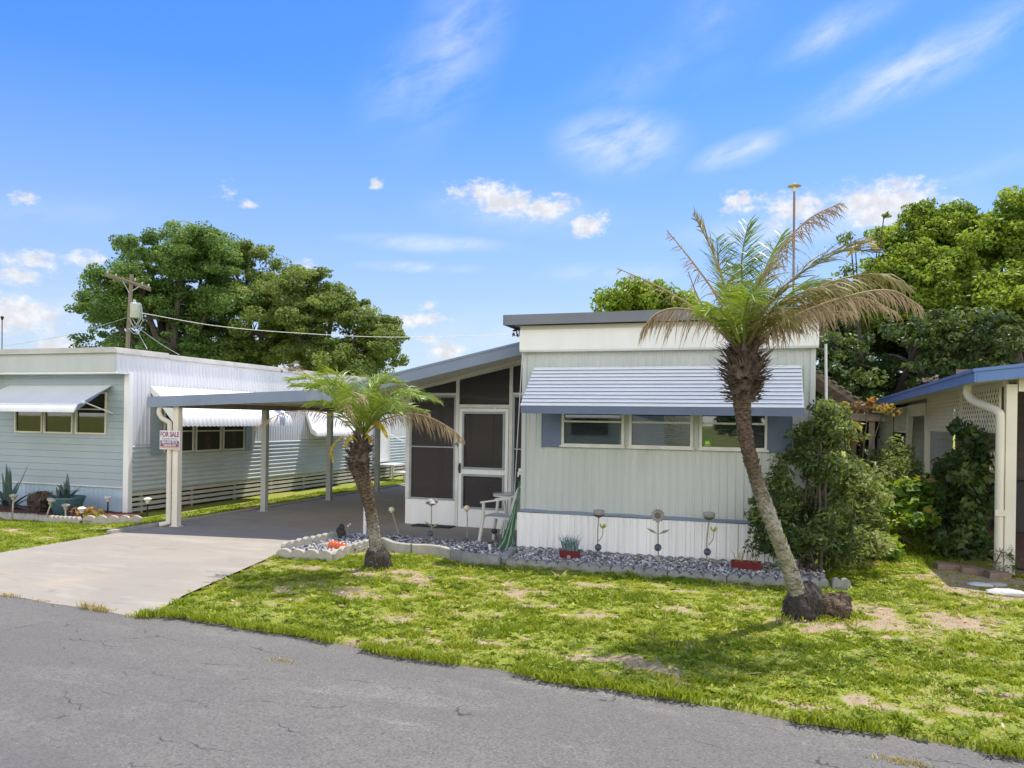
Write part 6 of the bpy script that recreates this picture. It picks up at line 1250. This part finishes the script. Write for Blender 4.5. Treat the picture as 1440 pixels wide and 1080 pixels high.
# debris on roofs
def crumple(label, c, s, n, m, seed, name='dead_frond'):
    t = thing(name, label, 'dead frond', c); rr = random.Random(seed); b = MB(); c = Vector(c)
    for i in range(n):
        p = c+Vector((rr.gauss(0, s), rr.gauss(0, s*.5), abs(rr.gauss(0, s*.4)))); d = Vector((rr.gauss(0, 1), rr.gauss(0, .6), rr.gauss(0, .5))).normalized()*s*rr.uniform(.5, 1.2); sd2 = d.cross(Vector((rr.random(), rr.random(), 1))).normalized()*s*rr.uniform(.08, .22)
        b.add([p-d*.5, p+sd2, p+d*.5, p-sd2+Vector((0, 0, .02))], [(0, 1, 2, 3)])
    b.build('leaves', m, t); return t
crumple('crumpled dark dead leaf debris caught under the roof corner beside sloped roof', (-.10, .25, 3.07), .09, 46, 'brown_clump', 3, 'leaf_debris')
crumple('curled dead palm frond lying on the white neighbour roof', tuple(pt(412, 522, 18)), .20, 40, 'twig', 4)
crumple('dry twiggy weed growing on the blue eave of cream house', (5.9, 4.2, 2.60), .10, 40, 'twig', 5, 'roof_weed')
crumple('dry twiggy weed at the far end of the blue eave', (5.9, 14.5, 2.55), .22, 60, 'twig', 6, 'roof_weed')
tree('weed', 'small fern like weed at the foot of the cream corner post', 'plant', (6.12, .72, -.02), [(6.12, .78, .22, .12, .06, .2), (6.16, .75, .08, .2, .08, .08)], 260, .03, .07, 'leaf_shrub', .006, wood='twig', asp=.2, nsub=20, tb=(.2, .6))

# litter on the lawn, and the home across the road that the windows mirror
n = 2600; x = rng.uniform(-2.6, 6.2, n); y = rng.uniform(-5.1, .6, n); ok = (~inside_drive(x, y)) & (y > edge_y(x)+.05) & (y < -1.1) & (rng.random(n) < np.clip((dirt_f(x, y)-.36)*5, .12, 1)); x, y = x[ok], y[ok]; n = len(x)
th = rng.uniform(0, 6.28, n); L = rng.uniform(.012, .045, n)*np.where(rng.random(n) < .12, 1.6, 1); W_ = L*rng.uniform(.12, .45, n); z = lawn_h(x, y)+rng.uniform(.006, .03, n); a_ = np.stack([np.cos(th), np.sin(th), rng.uniform(-.35, .35, n)], 1)*L[:, None]; b_ = np.stack([-np.sin(th), np.cos(th), rng.uniform(-.4, .4, n)], 1)*W_[:, None]; c_ = np.stack([x, y, z], 1)
co = np.stack([c_-a_, c_+b_, c_+a_, c_-b_], 1).reshape(-1, 3); q = np.arange(n)[:, None]*4
tag(npmesh('leaf_litter', co, np.concatenate([q+np.array([[0, 1, 2]]), q+np.array([[0, 2, 3]])]), 'frond_dead', None, np.repeat(rng.uniform(.2, 1, n), 4)), 'dry tan leaf scraps scattered over the lawn', 'leaf litter', kind='stuff')
ox = thing('mobile_home', 'white gabled mobile home across the road mirrored in the window panes', 'mobile home', (-4, -27, 0))
def gable(y0, y1, x0, x1, z0, z1, zp): return [(x0, y0, z0), (x1, y0, z0), (x1, y0, z1), ((x0+x1)/2, y0, zp), (x0, y0, z1)], [(x0, y1, z0), (x1, y1, z0), (x1, y1, z1), ((x0+x1)/2, y1, zp), (x0, y1, z1)]
part('wall', 'corrugated_white', ox, lambda b: b.prism(*gable(-24, -36, -7.2, -1.1, -.1, 2.9, 3.7)))
part('roof', 'roof_grey', ox, lambda b: (b.prism([(-7.6, -23.6, 2.85), (-4.15, -23.6, 3.76), (-4.15, -23.6, 3.86), (-7.6, -23.6, 2.95)], [(-7.6, -36, 2.85), (-4.15, -36, 3.76), (-4.15, -36, 3.86), (-7.6, -36, 2.95)]), b.prism([(-.7, -23.6, 2.85), (-.7, -23.6, 2.95), (-4.14, -23.6, 3.86), (-4.14, -23.6, 3.76)], [(-.7, -36, 2.85), (-.7, -36, 2.95), (-4.14, -36, 3.86), (-4.14, -36, 3.76)])))
part('awning', 'awning_white', ox, lambda b: b.prism([(-5.9, -23.98, 2.5), (-2.9, -23.98, 2.5), (-2.9, -23.2, 2.0), (-5.9, -23.2, 2.0)], [(-5.9, -23.98, 2.53), (-2.9, -23.98, 2.53), (-2.9, -23.2, 2.03), (-5.9, -23.2, 2.03)]))
part('window', 'dark_inside', ox, lambda b: b.box(-5.3, -3.6, -23.99, -23.96, 1.2, 2.1))
for k, (x, y, lab) in enumerate(((3.2, -27, 'broad green tree across the road mirrored in the panes'), (-11, -28, 'second green tree across the road mirrored in the panes'))):
    tree('leafy_tree', lab, 'tree', (x, y, -.1), [(x, y, 4.2, 2.4, 2.2, 1.9), (x+1.5, y, 3.2, 1.6, 1.6, 1.4), (x-1.6, y+.4, 3.0, 1.7, 1.6, 1.4), (x, y+1, 2.0, 2, 1.5, 1.2)], 7000, .16, .8, 'leaf_oak', .2, nsub=60)

# broad-leaved weeds through the lawn
x, y, z, h_, w_, t_ = scatter_grass(2600, -2.9, 6.4, -5.2, .6, .03, .05, .58); k = len(x); per = 7
th = np.tile(np.arange(per)*6.283/per, k)+np.repeat(rng.uniform(0, 6, k), per); R_ = np.repeat(rng.uniform(.02, .055, k), per)*rng.uniform(.7, 1.2, k*per); c_ = np.stack([np.repeat(x, per), np.repeat(y, per), np.repeat(z, per)+rng.uniform(.012, .035, k*per)], 1)
a_ = np.stack([np.cos(th), np.sin(th), rng.uniform(-.1, .6, k*per)], 1)*R_[:, None]; b_ = np.stack([-np.sin(th), np.cos(th), rng.uniform(-.3, .3, k*per)], 1)*(R_*rng.uniform(.22, .4, k*per))[:, None]
co = np.stack([c_+a_*.1, c_+a_*.6+b_, c_+a_*1.1, c_+a_*.6-b_], 1).reshape(-1, 3); q = np.arange(k*per)[:, None]*4
tag(npmesh('weeds', co, np.concatenate([q+np.array([[0, 1, 2]]), q+np.array([[0, 2, 3]])]), 'grass_blade', None, np.repeat(np.clip(np.repeat(rng.uniform(.0, .6, k), per)+rng.normal(0, .08, k*per), 0, 1), 4)), 'low broad leaved weeds scattered through the lawn turf', 'weeds', kind='stuff')
